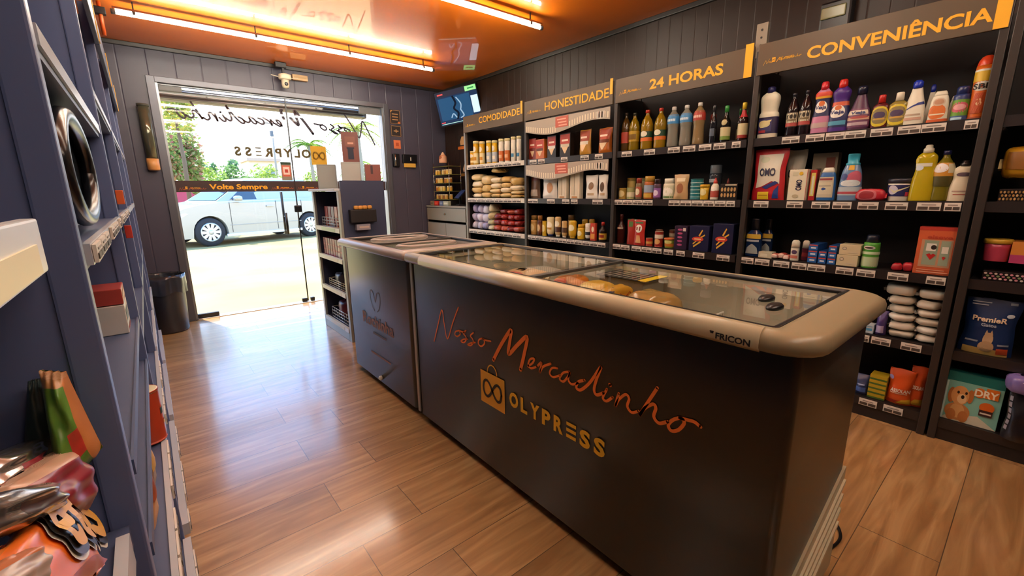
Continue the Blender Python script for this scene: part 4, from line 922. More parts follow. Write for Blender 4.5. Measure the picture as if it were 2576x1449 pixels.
R(0.972, 0.8, 0.045, 0.036, 'puff', 'pink and white wrapped soap, the middle one of three', '#a5483f', '#c9a79a', (('e', 0, .5, .5, .3, '#d9b8aa'),), name='wrapped_soap', cat='soap', D=.06, xo=.015)
R(0.941, 0.8, 0.037, 0.030, 'puff', 'pink and white wrapped soap, the right one of three', '#b5645a', '#c9a79a', (('e', 0, .5, .5, .3, '#d9b8aa'),), name='wrapped_soap', cat='soap', D=.06)
R(0.901, 0.8, 0.047, 0.120, 'rollon', 'white roll-on deodorant with tilted cap, in front', '#d6cfbc', '#d9d2be', (('e', 0, .42, .4, .1, '#4a3a5a'), ('r', -.6, .12, .6, .26, '#b56a5a')))
R(0.862, 0.8, 0.040, 0.117, 'rollon', 'dark red and white deodorant standing right behind the white one', '#5a1c2c', '#cfc8b6', (('r', -.6, .2, .6, .4, '#8a2a2c'),), xo=.05)
tp = (('r', -.9, .08, .9, .9, '#2a62a8'), ('r', -.9, .75, .9, .95, '#b5443a'), ('r', -.5, .3, .6, .55, '#d0d8e0'))
for i, (a, lab) in enumerate((((0.808, 0.8, 0.045, 0.018), 'bottom left'), ((0.760, 0.8, 0.038, 0.018), 'bottom middle'), ((0.716, 0.8, 0.038, 0.018), 'bottom right'))):
    R(*a[:2], a[2], .034, 'box', 'blue toothpaste box, %s of the stacked block' % lab, '#234f8c', None, tp, name='toothpaste_box', cat='toothpaste box', D=.16)
    R(*a[:2], a[2], .034, 'box', 'blue toothpaste box, %s of the stacked block' % lab.replace('bottom', 'middle row'), '#234f8c', None, tp, name='toothpaste_box', cat='toothpaste box', D=.16, dz=.035)
    if i != 1:
        R(*a[:2], a[2], .034, 'box', 'blue toothpaste box, top layer at the %s of the block' % ('left' if i == 0 else 'right'), '#234f8c', None, tp, name='toothpaste_box', cat='toothpaste box', D=.16, dz=.07)
R(0.813, 0.8, 0.045, 0.099, 'box', 'lone blue toothpaste box on the very top of the stacked block', '#234f8c', None, tp, name='toothpaste_box', cat='toothpaste box', D=.16, dz=.105) if False else None
sb = (('e', -.5, .62, .22, .16, '#9a8f7c'), ('e', -.5, .62, .14, .09, '#c9bfa8'), ('r', -.1, .2, .8, .3, '#c9bda0'))
a = (0.646, 0.8, 0.093, 0.059)
R(*a[:2], a[2], a[3], 'box', 'cream soap box at the bottom of the pair beside the green bottle', '#cdbf9a', None, sb, name='soap_box', cat='soap', D=.09)
R(a[0]-.006, a[1], a[2], a[3]*.95, 'box', 'cream soap box stacked on top of its twin beside the green bottle', '#cdbf9a', None, sb, name='soap_box', cat='soap', D=.09, dz=a[3]+.001)
R(0.556, 0.8, 0.072, 0.172, 'aero', 'bright green and white body spray with black cap', '#4f9a3a', '#1c2030', (('b', .0, .34, '#b5c9a0'), ('e', -.1, .62, .5, .06, '#d6d2c6'), ('e', -.1, .62, .35, .03, '#4a3a34'), ('b', .42, .5, '#c9dcb4')))
R(0.440, 0.8, 0.040, 0.038, 'puff', 'red sachet lying left, beside the orange gift box', '#a5202a', '#8a1a22', (), name='sachet', cat='sachet', D=.05)
R(0.400, 0.8, 0.039, 0.044, 'puff', 'red and pink sachet leaning against the orange gift box', '#b53038', '#c9606a', (), name='sachet', cat='sachet', D=.05, xo=.01)
R(0.308, 0.8, 0.139, 0.226, 'box', 'large orange gift box with a window showing two white bottles', '#c8603a', '#b5382a', (('r', -.78, .16, .80, .74, '#b98a6a'), ('r', -.62, .2, .1, .72, '#8a9a84'), ('r', .22, .2, .7, .72, '#93a089'), ('t', 'elseve', .1, .80, .075, '#b5442c', 1.25), ('r', -.5, .5, .0, .66, '#dcd8cc'), ('r', .3, .46, .62, .6, '#dcd6c8'), ('p', [(-.45, .42), (-.28, .45), (-.2, .42), (-.1, .45), (.05, .42), (-.2, .31)], '#b0201c'), ('p', [(.36, .38), (.46, .4), (.56, .38), (.46, .32)], '#c02a24'), ('e', -.12, .58, .14, .05, '#2a1c18'), ('r', -.8, .04, .8, .06, '#e0a080'), ('r', -.8, .09, .6, .105, '#e0a080')), name='gift_box', cat='box', D=.06)
# low shelf: cotton and paper
PAP = [(0.377, 0.456, 0.102, 0.04), (0.383, 0.497, 0.102, 0.043), (0.389, 0.541, 0.102, 0.043), (0.395, 0.585, 0.102, 0.043), (0.401, 0.628, 0.102, 0.046), (0.273, 0.456, 0.095, 0.038), (0.278, 0.495, 0.095, 0.042), (0.284, 0.538, 0.095, 0.041), (0.29, 0.58, 0.095, 0.041), (0.297, 0.622, 0.095, 0.045), (0.408, 0.674, 0.13, 0.06), (0.288, 0.674, 0.12, 0.05)]
for (Y, z, W_, H) in PAP:
    R(Y, z, W_, H, 'puff', 'bundle of white cotton in clear wrap, one of a stack on the low shelf', rnd.choice(['#c9c2b2', '#d6d0c0', '#bdb5a4', '#d9d3c6']), '#8f8a84', (), name='cotton_bundle', cat='cotton', grp='white cotton bundles on the low shelf', D=.13, turn=rnd.uniform(-.05, .05))
R(0.336, 0.455, 0.209, 0.264, 'puff', 'loose clear bag with red and blue print crowning the white cotton stack', '#8f8a84', '#6a6864', (('r', .0, .5, .2, .8, '#a8303a'), ('r', .4, .4, .9, .8, '#2a5a7a')), name='cotton_bag', cat='bag', D=.14, dz=.19) if False else None
R(0.462, 0.455, 0.046, 0.126, 'bag', 'violet wrapped pack at the left side of the white cotton stack', '#4a3a78', '#6a5a98', (('r', -.7, .1, .7, .4, '#a89cc4'),), name='pad_pack', cat='pack', D=.07)
R(0.504, 0.455, 0.037, 0.046, 'box', 'small white and blue pack showing past the freezer corner on the low shelf', '#b9c4cc', None, (('r', -.7, .3, .7, .6, '#5a9ac0'), ('r', -.7, .75, .7, .85, '#6aa0c0')), name='wipes_pack', cat='pack', D=.06)
# bottom shelf
R(0.496, 0.105, 0.072, 0.106, 'bag', 'dark blue scourer pack showing past the freezer corner on the bottom shelf', '#26305a', '#3a3f6a', (('r', -.8, .15, .6, .4, '#4a6ab0'), ('r', -.6, .5, .4, .56, '#8a9ac4')), name='scourer_pack', cat='pack', D=.08)
for k in range(5):
    a = (0.429, 0.105, 0.073, 0.081)
    R(a[0], a[1], a[2], .025, 'box', ('yellow and green sponge in the pile beside the orange bags, %s from the bottom' % ('first', 'second', 'third', 'fourth', 'fifth')[k]), '#b59a24', None, (('r', -1, .0, 1, .35, '#4a6a2c'),), name='sponge', cat='sponge', D=.08, dz=.026*k)
R(0.341, 0.105, 0.104, 0.185, 'bag', 'orange steel wool bag with white lettering, the left one of two', '#c8501c', '#b8421a', (('t', 'ASSOLAN', .1, .42, .10, '#e8dccb', 1.6), ('r', -.8, .04, .2, .12, '#a8301c'), ('p', [(-.2, .05), (.9, .05), (.9, .2), (.3, .16)], '#d0a42c'), ('e', -.8, .75, .2, .06, '#8a80b0'), ('r', -.7, .32, .7, .345, '#e0b090')), name='steel_wool_bag', D=.07)
R(0.279, 0.105, 0.070, 0.212, 'bag', 'orange steel wool bag overlapping its twin on the right', '#c04a1a', '#b03a1a', (('t', 'ASSOLAN', 0, .5, .09, '#e0d2c0', 1.5), ('p', [(-.7, .05), (.9, .05), (.9, .22), (.0, .2)], '#c89a2a')), name='steel_wool_bag', D=.06, xo=.03)

# ---- bay at the right edge: pet goods and toys
R(-.02, 1.50, .10, .22, 'spray', 'red and dark spray can at the right edge of the picture, top shelf', '#8a2a1c', '#5a2018', (('b', .4, .6, '#c9572c'),), xo=.03)
R(0.103, 1.145, 0.117, 0.131, 'puff', 'gold wrapped snack bag at the right edge', '#b98a1f', '#d9c48a', (('r', -.5, .4, .3, .7, '#8a5a1c'),), name='snack_bag', D=.12, dz=.10)
def dots(args, lab, cols, **kw):
    d = []
    for j in range(3):
        for i in range(9): d.append(('e', -.88+.2*i+.1*(j % 2), .24+.26*j, .065, .1, cols[(i*2+j*3) % len(cols)]))
    R(*args, 'box', lab, '#1c1214', None, tuple(d), name='display_box', cat='display box', D=.12, **kw)
dots((0.092, 1.145, 0.108, 0.056), 'black display box with rows of gold dots under the gold bag', ['#b98a4a', '#8a6a3a', '#c9a06a'])
dots((0.062, 0.8, 0.157, 0.043), 'black display box with rows of pink and white dots', ['#c98a98', '#b56a78', '#d9c0b4', '#8a9a6a'])
R(0.115, 0.8, 0.092, 0.098, 'tub', 'round yellow and pink container on top of the dotted display box', '#b5405a', '#c9a43a', (), name='round_container', cat='container', dz=.085)
R(0.029, 0.8, 0.086, 0.091, 'box', 'flat orange and pink box right of the round yellow container', '#c9803a', None, (('r', -1, .0, 1, .4, '#a83a6a'),), name='flat_box', cat='box', D=.14, dz=.085)
R(0.016, 0.8, 0.054, 0.145, 'box', 'green box standing behind the flat orange one', '#1f5a38', None, (), name='green_box', cat='box', D=.05, dz=.085, xo=.2)


# ---------------------------------------------------------------- chest freezers
def rrect(x0, x1, y0, y1, rn, z, n=5, rf=None):
    P = []
    rf = rn if rf is None else rf
    for r, cx, cy, a0 in ((rf, x1-rf, y1-rf, 0), (rf, x0+rf, y1-rf, pi/2), (rn, x0+rn, y0+rn, pi), (rn, x1-rn, y0+rn, 3*pi/2)):
        for i in range(n+1):
            a = a0+pi/2*i/n
            P.append((cx+r*cos(a), cy+r*sin(a), z))
    return P
FX0, FX1 = 1.0, 1.55
def freezer(y0, y1, label, wrap, rim, near):
    r = empty('chest_freezer', ((FX0+FX1)/2, (y0+y1)/2, 0), 0, label, 'freezer')
    b = B(); b.rings([rrect(FX0, FX1, y0, y1, .02, z) for z in (.045, .875)], wrap, cap1=False); wobj(b, 'body', r)
    sf, sb, sn, sm = .0, .006, .05, .045          # how far the rim reaches in: front, back, near end, far end
    b = B(); b.rings([rrect(FX0+sf+.03, FX1-sb-.03, y0+sn+.012, y1-sm-.012, .03, z) for z in (.89, .40)], M('#c2bba8', .5), cap0=False); wobj(b, 'inner_liner', r)
    b = B()
    lp = [rrect(FX0-i, FX1+i, y0-i, y1+(i if not near else min(i, .012)), .085 if near else .02, z, rf=.015) for i, z in ((.004, .878), (.033, .880), (.040, .889), (.040, .904), (.035, .917), (.024, .925))]
    lp += [rrect(FX0+sf+d, FX1-sb-d, y0+sn+d, y1-sm-d, .014, z) for d, z in ((-.012, .928), (0, .927), (.003, .921), (.03, .889))]
    b.rings(lp, rim, cap0=False, cap1=False)
    wobj(b, 'top_rim', r)
    b = B(); b.rings([rrect(FX0+sf+d, FX1-sb-d, y0+sn+d, y1-sm-d, .012, z) for d, z in ((.001, .9272), (.010, .9272), (.010, .905), (.001, .905))], m_black, cap0=False, cap1=False); wobj(b, 'lid_track', r)
    yi0, yi1 = y0+sn+.01, y1-sm-.01
    xi0, xi1 = FX0+sf+.01, FX1-sb-.01
    ym = (yi0+yi1)/2
    for k, (a, c, z) in enumerate(((yi0, ym+.03, .910), (ym-.03, yi1, .918))):
        b = B(); b.face([(xi0, a, z+.004), (xi1, a, z+.004), (xi1, c, z+.004), (xi0, c, z+.004)], LIDGLASS); ld = wobj(b, 'glass_lid', r)
        for yy in (a, c-.014):
            b = B(); b.box(xi0, xi1, yy, yy+.014, z-.003, z+.007, M('#3b3a36', .4)); wobj(b, 'lid_frame', ld)
        b = B()
        if near:
            if k == 0:
                for cx, cy in ((1.30, .46), (1.22, .41)):
                    b = B(); b.rings([[(cx+.035*q*cos(2*pi*i/14), cy+.018*q*sin(2*pi*i/14), z+.0045+h) for i in range(14)] for q, h in ((1, 0), (1, .006), (.8, .011), (.3, .012))], m_black); wobj(b, 'lid_grip', ld)
        else:
            cy = (a+c)/2
            b.rings([[((xi0+xi1)/2+.2*q*cos(2*pi*i/24), cy+.085*q*sin(2*pi*i/24), z+.0045+h) for i in range(24)] for q, h in ((1, 0), (1, .006), (.94, .012), (.86, .012), (.84, .004))], rim, cap0=False, cap1=False)
            wobj(b, 'lid_grip', ld)
    for cx, cy in ((FX0+.08, y0+.1), (FX1-.08, y0+.1), (FX0+.08, y1-.1), (FX1-.08, y1-.1)):
        b = B(); b.loft([(.0, .025, .025, 2), (.046, .022, .022, 2)], m_black, 10, c=(cx, cy)); wobj(b, 'foot', r)
    return r
m_wrap1 = noisy('charcoal_wrap', '#1a1719', '#201c1e', 3, .34, 0, spec=.5)
m_wrap2 = noisy('grey_wrap', '#3c3b3f', '#47464a', 2, .3, 0, spec=.5)
m_rim1 = M('#92866a', .32)
m_rim2 = M('#9c9088', .3)
F1 = freezer(.275, 2.005, 'long charcoal chest freezer with the shop name in orange and yellow on its front', m_wrap1, m_rim1, True)
F2 = freezer(2.062, 2.965, 'shorter grey chest freezer with a faint heart mark, behind the long charcoal one', m_wrap2, m_rim2, False)
# front lip, lettering and wraps of the long freezer
putf = lambda u, v, l=0: (FX0-.0012-l, -u, v)
b = B(); b.rings([[(x, y, z) for x, z in ((.968, .876), (.957, .886), (.957, .905), (.962, .919), (.974, .928), (.986, .9305), (.986, .923), (.972, .915))] for y in (.345, 1.86)], M('#cdbd9c', .3)); lip = wobj(b, 'lip_cover', F1)
b = B(); flat_text(b, 'FRICON', -.398, .887, .0145, lambda u, v: (.9564, -u, v), m_dark, width=.075, bold=.03)
b.face([(.9564, .447, .897), (.9564, .441, .897), (.9564, .44, .903), (.9564, .45, .903)], m_dark)
wobj(b, 'maker_mark', lip)
b = B()
for k, P in script_polys():
    for q in P: b.face([(FX0-.0015, 1.8175-x*1.347, .504+y*1.347) for x, y in q], M('#ff8234', .45))
wobj(b, 'shop_lettering', F1)
b = B(); m_bagy = M('#f0ae34', .45)
emblem_bag(b, putf, -1.348, .339, .163, .145, m_bagy, M('#2a1d14', .5))
x = -1.21
for ch, cw in (('O', .062), ('L', .044), ('Y', .058), ('P', .05), ('R', .052), ('E', .048), ('S', .052), ('S', .052)):
    if ch == 'E':
        for k in range(3): b.face([putf(x-.022, .395+.0225*k), putf(x+.022, .395+.0225*k), putf(x+.022, .4075+.0225*k), putf(x-.022, .4075+.0225*k)], M('#f8bd2a', .45))
    else: flat_text(b, ch, x, .395, .058, putf, M('#f8bd2a', .45), width=cw*.86, bold=.045)
    x += .0605
wobj(b, 'shop_emblem', F1)
b = B(); b.box(FX0-.003, FX0+.004, 2.007, 2.03, .05, .875, M('#aaa79e', .3, .5)); wobj(b, 'edge_strip', F1)
# white louvred end cover
b = B()
yE = .272
b.prism([(1.02, .02), (1.545, .02), (1.545, .38), (1.02, .162)], lambda p: (p[0], yE-.004, p[1]), lambda p: (p[0], yE+.004, p[1]), M('#b9b193', .4))
for k in range(4):
    o = .03+.05*k
    b.prism([(1.03, .155-o), (1.54, .37-o), (1.54, .355-o), (1.03, .140-o)], lambda p: (p[0], yE-.010, p[1]), lambda p: (p[0], yE-.003, p[1]), M('#cfc7aa', .35))
wobj(b, 'end_grille', F1)
# faint marks of the small freezer
m_f1 = M('#6a5450', .5); m_f2 = M('#966a5c', .5)
b = B()
hx, hz = -2.525, .58
for sg in (-1, 1):
    for q in ribbon([(hx, hz-.015), (hx+sg*.03, hz+.045), (hx+sg*.065, hz+.05), (hx+sg*.075, hz+.01), (hx+sg*.05, hz-.045), (hx+sg*.02, hz-.07)], .007): b.face([putf(*p) for p in q], m_f1)
flat_text(b, 'Rochinha', -2.52, .40, .075, putf, m_f2, width=.46, bold=.03)
flat_text(b, 'PICOLES', -2.50, .355, .022, putf, m_f1, width=.2) if False else None
b.face([putf(-2.6, .35), putf(-2.40, .35), putf(-2.40, .362), putf(-2.6, .362)], m_f1)
b.face([putf(-2.66, .21), putf(-2.36, .21), putf(-2.36, .222), putf(-2.66, .222)], m_f2)
wobj(b, 'faded_print', F2)
b = B(); b.loft([(0, .014, .014, 2), (.012, .015, .015, 2), (.02, .008, .008, 2)], M('#d9d2c4', .3), 12)
bmesh.ops.rotate(b.bm, verts=b.bm.verts, cent=(0, 0, 0), matrix=Matrix.Rotation(-pi/2, 3, 'Y')); bmesh.ops.translate(b.bm, verts=b.bm.verts, vec=(FX0, 2.52, .075)); wobj(b, 'drain_plug', F2)
# power cord behind the freezer
b = B(); b.tube(catmull([(1.56, .40, .2), (1.62, .42, .03), (1.78, .36, .006), (1.80, .32, .006), (1.74, .285, .006), (1.67, .285, .006), (1.59, .31, .006), (1.56, .36, .01)], 5), .005, m_black, 8)
tag(b.obj('power_cord'), 'black power cord looped on the floor at the back corner of the long freezer', 'cord')

# ---- inside the long freezer
def chest(name, px, W_, D_, z, H, kind, label, body, cap, decals, cat, rz=-pi/2, **kw):
    return prod((px[0], px[1], z), rz, W_, H, kind, label, body, cap, decals, name=name, cat=cat, D=D_, **kw)
for i, (yy, lab) in enumerate(((1.42, 'white ribbed tray under the glass, nearer the small freezer'), (1.06, 'white ribbed tray under the glass, in the middle of the long freezer'))):
    r = empty('ribbed_tray', (1.2, yy, .401), 0, lab, 'tray', None)
    b = B(); b.box(-.15, .15, -.15, .15, 0, .42, M('#c9c2b0', .5), .006); b.obj('tray_body', r)
    b = B()
    for k in range(10): b.box(.149, .154, -.14+.03*k, -.128+.03*k, .02, .42, M('#e4decd', .4)); b.box(-.15, .15, -.14+.03*k, -.128+.03*k, .419, .424, M('#e4decd', .4))
    b.obj('rib', r)
chest('frozen_snack_bag', (1.24, 1.40, 0), .18, .14, .827, .06, 'puff', 'red and cream bag on the ribbed tray nearer the small freezer', '#c9a06c', '#d9c9a2', (('e', 0, .5, .4, .3, '#b5402a'),), 'bag')
chest('frozen_snack_bag', (1.25, 1.145, 0), .11, .14, .827, .065, 'puff', 'orange bag at the left of the row on the middle ribbed tray', '#d9802c', '#d9c9a2', (('e', 0, .5, .4, .3, '#c9502a'),), 'bag')
chest('frozen_snack_bag', (1.25, 1.025, 0), .11, .14, .827, .06, 'puff', 'yellow bag between the orange and the navy marked one', '#d9aa3c', '#dccfae', (('e', .1, .5, .4, .3, '#e0c47a'),), 'bag')
chest('frozen_snack_bag', (1.25, .935, 0), .06, .14, .827, .06, 'puff', 'red, yellow and navy bag beside the amber bread bag', '#d09a2c', '#a8302a', (('r', -.9, .4, -.3, .9, '#a8262a'), ('r', .3, .2, .8, .9, '#1c2a5c')), 'bag')
chest('crate', (1.25, .80, 0), .17, .3, .401, .38, 'box', 'grey crate under the amber bread bag inside the freezer', '#8f8976', None, (), 'crate')
chest('bread_bag', (1.28, .805, 0), .17, .15, .782, .10, 'puff', 'amber see-through bag of bread rolls under the freezer glass', '#b58c50', '#b9a27a', (('e', -.3, .5, .3, .25, '#c9a268'),), 'bag', rough=.2)
# price card with stripes
r = empty('price_card', (1.432, 1.0, .401), .0, 'dark striped price card with yellow band lying under the freezer glass', 'card')
b = B(); b.box(-.07, .07, -.1, .1, 0, .485, M('#8d8474', .5)); b.obj('card_stand', r)
b = B(); b.box(-.075, .075, -.112, .112, .486, .49, M('#2b211c', .5))
for k in range(7): b.box(-.068, .06, -.068+.025*k, -.058+.025*k, .49, .4912, M('#8f8478', .5))
b.box(-.073, .073, -.112, -.08, .49, .4916, M('#f0cc22', .45)); b.obj('card_face', r)
# wire divider
r = empty('wire_divider', (1.29, .66, .401), 0, 'pale wire divider standing in the empty end of the freezer', 'divider')
b = B()
b.tube([(-.2, 0, 0), (-.2, 0, .40), (.2, 0, .40), (.2, 0, 0)], .004, m_white, 6)
b.tube([(-.2, .0, .25), (.2, 0, .25)], .003, m_white, 6)
for k in range(4): b.tube([(-.12+.08*k, 0, 0.0), (-.12+.08*k, 0, .40)], .0025, m_white, 6)
b.obj('wire', r)

# ---------------------------------------------------------------- shelving along the left wall
LX = -.065
m_glare_blue = M('#5c6a94', .4, 0, .5)  # bluish glare painted into the colour of the left shelving
m_glare_blue2 = M('#4a5678', .45)  # same glare tint, deeper, for shelves and header boards
m_lrail = M('#b9bcc4', .25)
SHL = (.105, .45, .80, 1.16, 1.51)
def lbay(y0, y1, label, rails=True):
    w = y1-y0
    r = empty('shelving_unit', (LX, (y0+y1)/2, 0), pi/2, label, 'shelf unit')
    b = B(); b.box(w/2-.026, w/2, -.006, .024, 0, 2.0, m_glare_blue, .003); b.obj('upright', r)
    b = B(); b.box(w/2-.022, w/2-.006, .024, .40, 0, 1.95, m_glare_blue); b.obj('side_panel', r)
    b = B(); b.box(-w/2, w/2, .402, .412, .05, 1.98, M('#6d7078', .45)); b.obj('back_panel', r)
    b = B(); b.box(-w/2, w/2-.027, .0, .40, 0, .064, m_dark); b.obj('base_plinth', r)
    near = y0 < 0
    for z in ((.105, .45, .83, 1.16, 1.51) if near else (.105, .50, .74, .87, 1.16, 1.40) if y0 < 1 else (.105, .48, .80, 1.16, 1.51)):
        b = B(); b.box(-w/2, w/2-.03, (.03 if z > 1 else .006) if near else .0, .40, z-(.008 if near and z == 1.16 else .028), z, m_glare_blue2); s = b.obj('shelf', r)
        if near:
            if z == .83: b = B(); b.box(-w/2, w/2-.06, .004, .016, z-.032, z+.008, m_lrail); b.obj('price_rail', s)
            continue
        yo, dz = (-.022, .042) if z < .2 else (-.012, .042) if z < .6 else (-.004, .022) if z != 1.16 else (-.008, .026)
        b = B(); b.box(-w/2+.05, w/2-.03, yo, -.0003, z+.004-dz, z+.004, m_glare_blue2 if .7 < z < 1 else m_lrail); b.obj('price_rail', s)
        if y0 < 2 and not .7 < z < 1 and z < 1.3:
            n = 9
            for k in range(n):
                if (k*7+int(z*10)) % 4 == 0: continue
                b = B(); price_tag(b, 0, 0, .085, dz-.004); o = b.obj('price_tag', s); o.location = (-w/2+.10+k*(w-.15)/n, yo+.0015, z+.004-dz+.002)
    b = B(); b.box(-w/2+.005, w/2-.005, -.022, -.007, 1.848, 2.013, m_glare_blue2, .002); hb = b.obj('header_board', r)
    b = B(); b.box(w/2-.05, w/2-.008, -.025, -.019, 1.85, 2.03, m_ytext); b.obj('end_strip', hb)
    return r
lbay(-.32, .68, 'glare-tinted blue shelving bay at the left edge holding the snack bags')
lbay(.68, 1.68, 'glare-tinted blue shelving bay with the silver microwave, second along the left wall')
lbay(1.68, 2.68, 'glare-tinted blue shelving bay seen edge on, third along the left wall')
lbay(2.68, 3.68, 'glare-tinted blue shelving bay seen edge on, fourth along the left wall')
lbay(3.68, 4.66, 'glare-tinted blue shelving bay nearest the waste bin')
# price display on the near shelf
r = empty('label_holder', (-.066, .42, 1.1615), 0, 'white shelf label holder with cream insert at the left edge', 'label holder')
b = B(); b.box(-.012, -.001, -.25, .09, .0, .042, M('#dcdde0', .3), .002); b.obj('holder', r)
b = B(); b.box(-.0012, .0006, -.25, .055, .003, .024, M('#f0e6c0', .4)); b.obj('insert', r)

# microwave oven
r = empty('microwave_oven', (-.25, 1.07, 1.161), pi/2, 'silver microwave oven with a dark oval window ring on the left shelving', 'microwave')
m_mirr = M('#b9bec6', .08, 1.0)
b = B(); b.box(-.31, .31, -.145, .14, 0.008, .195, M('#9a9ca2', .3, .6), .006); b.obj('casing', r)
b = B(); b.box(-.31, .20, -.16, -.145, .01, .195, m_mirr, .004); dr = b.obj('oven_door', r)
b = B(); b.box(.205, .31, -.158, -.145, .01, .195, M('#23262c', .15), .004); b.obj('control_panel', r)
b = B(); b.tube([(-.02+.2*cos(t), -.172, .104+.082*sin(t)) for t in [2*pi*k/36 for k in range(37)]], .013, M('#14161c', .25), 10, caps=False); b.obj('window_ring', dr)
b = B(); b.rings([[(-.02+.19*q*cos(2*pi*i/30), y, .104+.074*q*sin(2*pi*i/30)) for i in range(30)] for q, y in ((1, -.162), (.6, -.165), (.1, -.166))], M('#2b3138', .05)); b.obj('window', dr)
for x in (-.27, .27):
    for y in (-.11, .11):
        b = B(); b.loft([(0, .015, .015, 2), (.01, .015, .015, 2)], m_black, 8, c=(x, y)); b.obj('foot', r)

# ---- snack bags on the nearest left shelf: four corners each
def pillow(name, label, cat, TL, TR, BR, BL, thick, cols, side=1, text=None, grp=None, seal=None):
    TL, TR, BR, BL = map(Vector, (TL, TR, BR, BL))
    nrm = ((TR-TL).cross(BL-TL)).normalized()
    c = (TL+TR+BR+BL)/4
    if nrm.dot(EYE-c) < 0: nrm = -nrm
    root = empty(name, tuple((BL+BR)/2), 0, label, cat, grp)
    rd = random.Random(label); ph = [rd.uniform(0, 6) for _ in range(6)]
    def th(u, v):
        t = max(0, 1-abs(2*u-1)**3)**.8 * max(0, 1-abs(2*v-1)**4)**.7
        return thick*(t*(1+.10*sin(11*u+ph[0]+6*v)+.08*sin(17*v+ph[1]-5*u))+.02) 
    def P(u, v, l=0):
        base = (TL*(1-u)+TR*u)*v + (BL*(1-u)+BR*u)*(1-v)
        rip = .004*sin(22*u+ph[2])*max(0, (abs(2*v-1)-.75)*4)
        return base + nrm*(th(u, v)+l+rip)
    def Q(u, v): 
        base = (TL*(1-u)+TR*u)*v + (BL*(1-u)+BR*u)*(1-v)
        return base - nrm*(th(u, v)*.7)
    def mf(u, v):
        for u0, v0, u1, v1, m in cols[1:]:
            if u0 <= u <= u1 and v0 <= v <= v1: return m
        return cols[0]
    b = B(); b.grid(P, 26, 26, mf); b.grid(Q, 10, 10, cols[0])
    wobj(b, 'body', root)
    if seal:
        b = B()
        for k in range(6):
            b.grid(lambda s, t: P(s, .955+.0075*k+.004*t, .0022), 16, 1, seal)
        wobj(b, 'seal', root)
    if text:
        b = B()
        bubble(b, P, TL, TR, BL, *text)
        wobj(b, 'label', root)
    return root
BUB = {'C': ([(.75, .85), (.45, 1.05), (.1, .8), (.1, .3), (.45, .0), (.8, .2)],), 'h': ([(.05, 1.25), (.08, .6), (.05, .05)], [(.08, .5), (.35, .75), (.6, .55), (.6, .05)]),
 'e': ([(.1, .42), (.62, .45), (.5, .75), (.22, .75), (.06, .42), (.2, .06), (.45, .02), (.66, .15)],), 't': ([(.3, 1.1), (.28, .6), (.32, .1), (.52, .02)], [(.02, .72), (.58, .76)]),
 'o': ([(.36, .76), (.1, .6), (.08, .2), (.36, .0), (.62, .2), (.62, .58), (.36, .76)],), 's': ([(.6, .68), (.3, .78), (.12, .58), (.4, .4), (.6, .2), (.36, .0), (.06, .1)],)}
def bubble(b, P, TL, TR, BL, word, u0, v0, h, adv, layers):
    ul, vl = (Vector(TR)-Vector(TL)).length, (Vector(TL)-Vector(BL)).length
    for wd, m, lf in layers:
        x = 0
        for ch in word:
            for st in BUB[ch]:
                for q in ribbon([((x+px_)*h, py_*h) for px_, py_ in st], wd*h):
                    b.face([P(u0+a/ul, v0+c/vl, lf) for a, c in q], m)
            x += adv
foil = M('#b9b4b4', .18, .9)
gn, org, mar, pur = M('#5f8f3c', .3), M('#f07424', .25), M('#8a2c3a', .28), M('#5a2850', .3)
pillow('snack_bag', 'green snack bag with orange edge leaning on the upright at the left', 'snack bag', (-0.106, 0.625, 1.049), (-0.088, 0.625, 1.042), (-0.074, 0.620, 0.951), (-0.113, 0.610, 0.910), .035,
       [gn, (.82, 0, 1, 1, M('#c9824c', .3)), (.0, .9, 1, 1, M('#b98a5a', .3)), (.55, .2, .8, .45, M('#c2453a', .3))], seal=M('#cfa27a', .3))
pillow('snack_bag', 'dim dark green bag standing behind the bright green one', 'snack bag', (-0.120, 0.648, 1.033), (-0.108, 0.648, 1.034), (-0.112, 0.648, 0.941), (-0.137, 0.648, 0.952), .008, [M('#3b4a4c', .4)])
pillow('snack_bag', 'purple snack bag cut by the left edge of the picture', 'snack bag', (-0.170, 0.696, 0.999), (-0.170, 0.807, 0.929), (-0.160, 0.756, 0.885), (-0.170, 0.653, 0.941), .02, [pur, (0, 0, 1, .3, M('#a8872c', .3))])
pillow('snack_bag', 'silver and wine coloured bag, upper of the foil bags at the left edge', 'snack bag', (-0.135, 0.539, 1.006), (-0.135, 0.672, 0.961), (-0.125, 0.618, 0.948), (-0.130, 0.508, 0.980), .018, [foil, (.2, .1, .8, .5, mar)], seal=foil)
pillow('snack_bag', 'dark red snack bag with pale crimped seam behind the orange bag', 'snack bag', (-0.120, 0.474, 1.004), (-0.106, 0.629, 0.961), (-0.092, 0.576, 0.905), (-0.110, 0.455, 0.964), .025, [mar, (0, .8, 1, 1, M('#cfa58a', .3)), (0, .0, 1, .2, M('#8a4a34', .3))], seal=M('#d9b9a0', .25))
pillow('snack_bag', 'crumpled silver bag in front of the dark red one at the left edge', 'snack bag', (-0.100, 0.376, 1.047), (-0.100, 0.488, 0.991), (-0.095, 0.469, 0.975), (-0.100, 0.366, 1.021), .02, [foil, (.1, .3, .5, .6, M('#4a3a3c', .3))], seal=foil)
lay = [(.52, M('#f3ecd8', .3), .002), (.44, M('#1c1814', .3), .0045), (.25, M('#f0ae2c', .35), .007)]
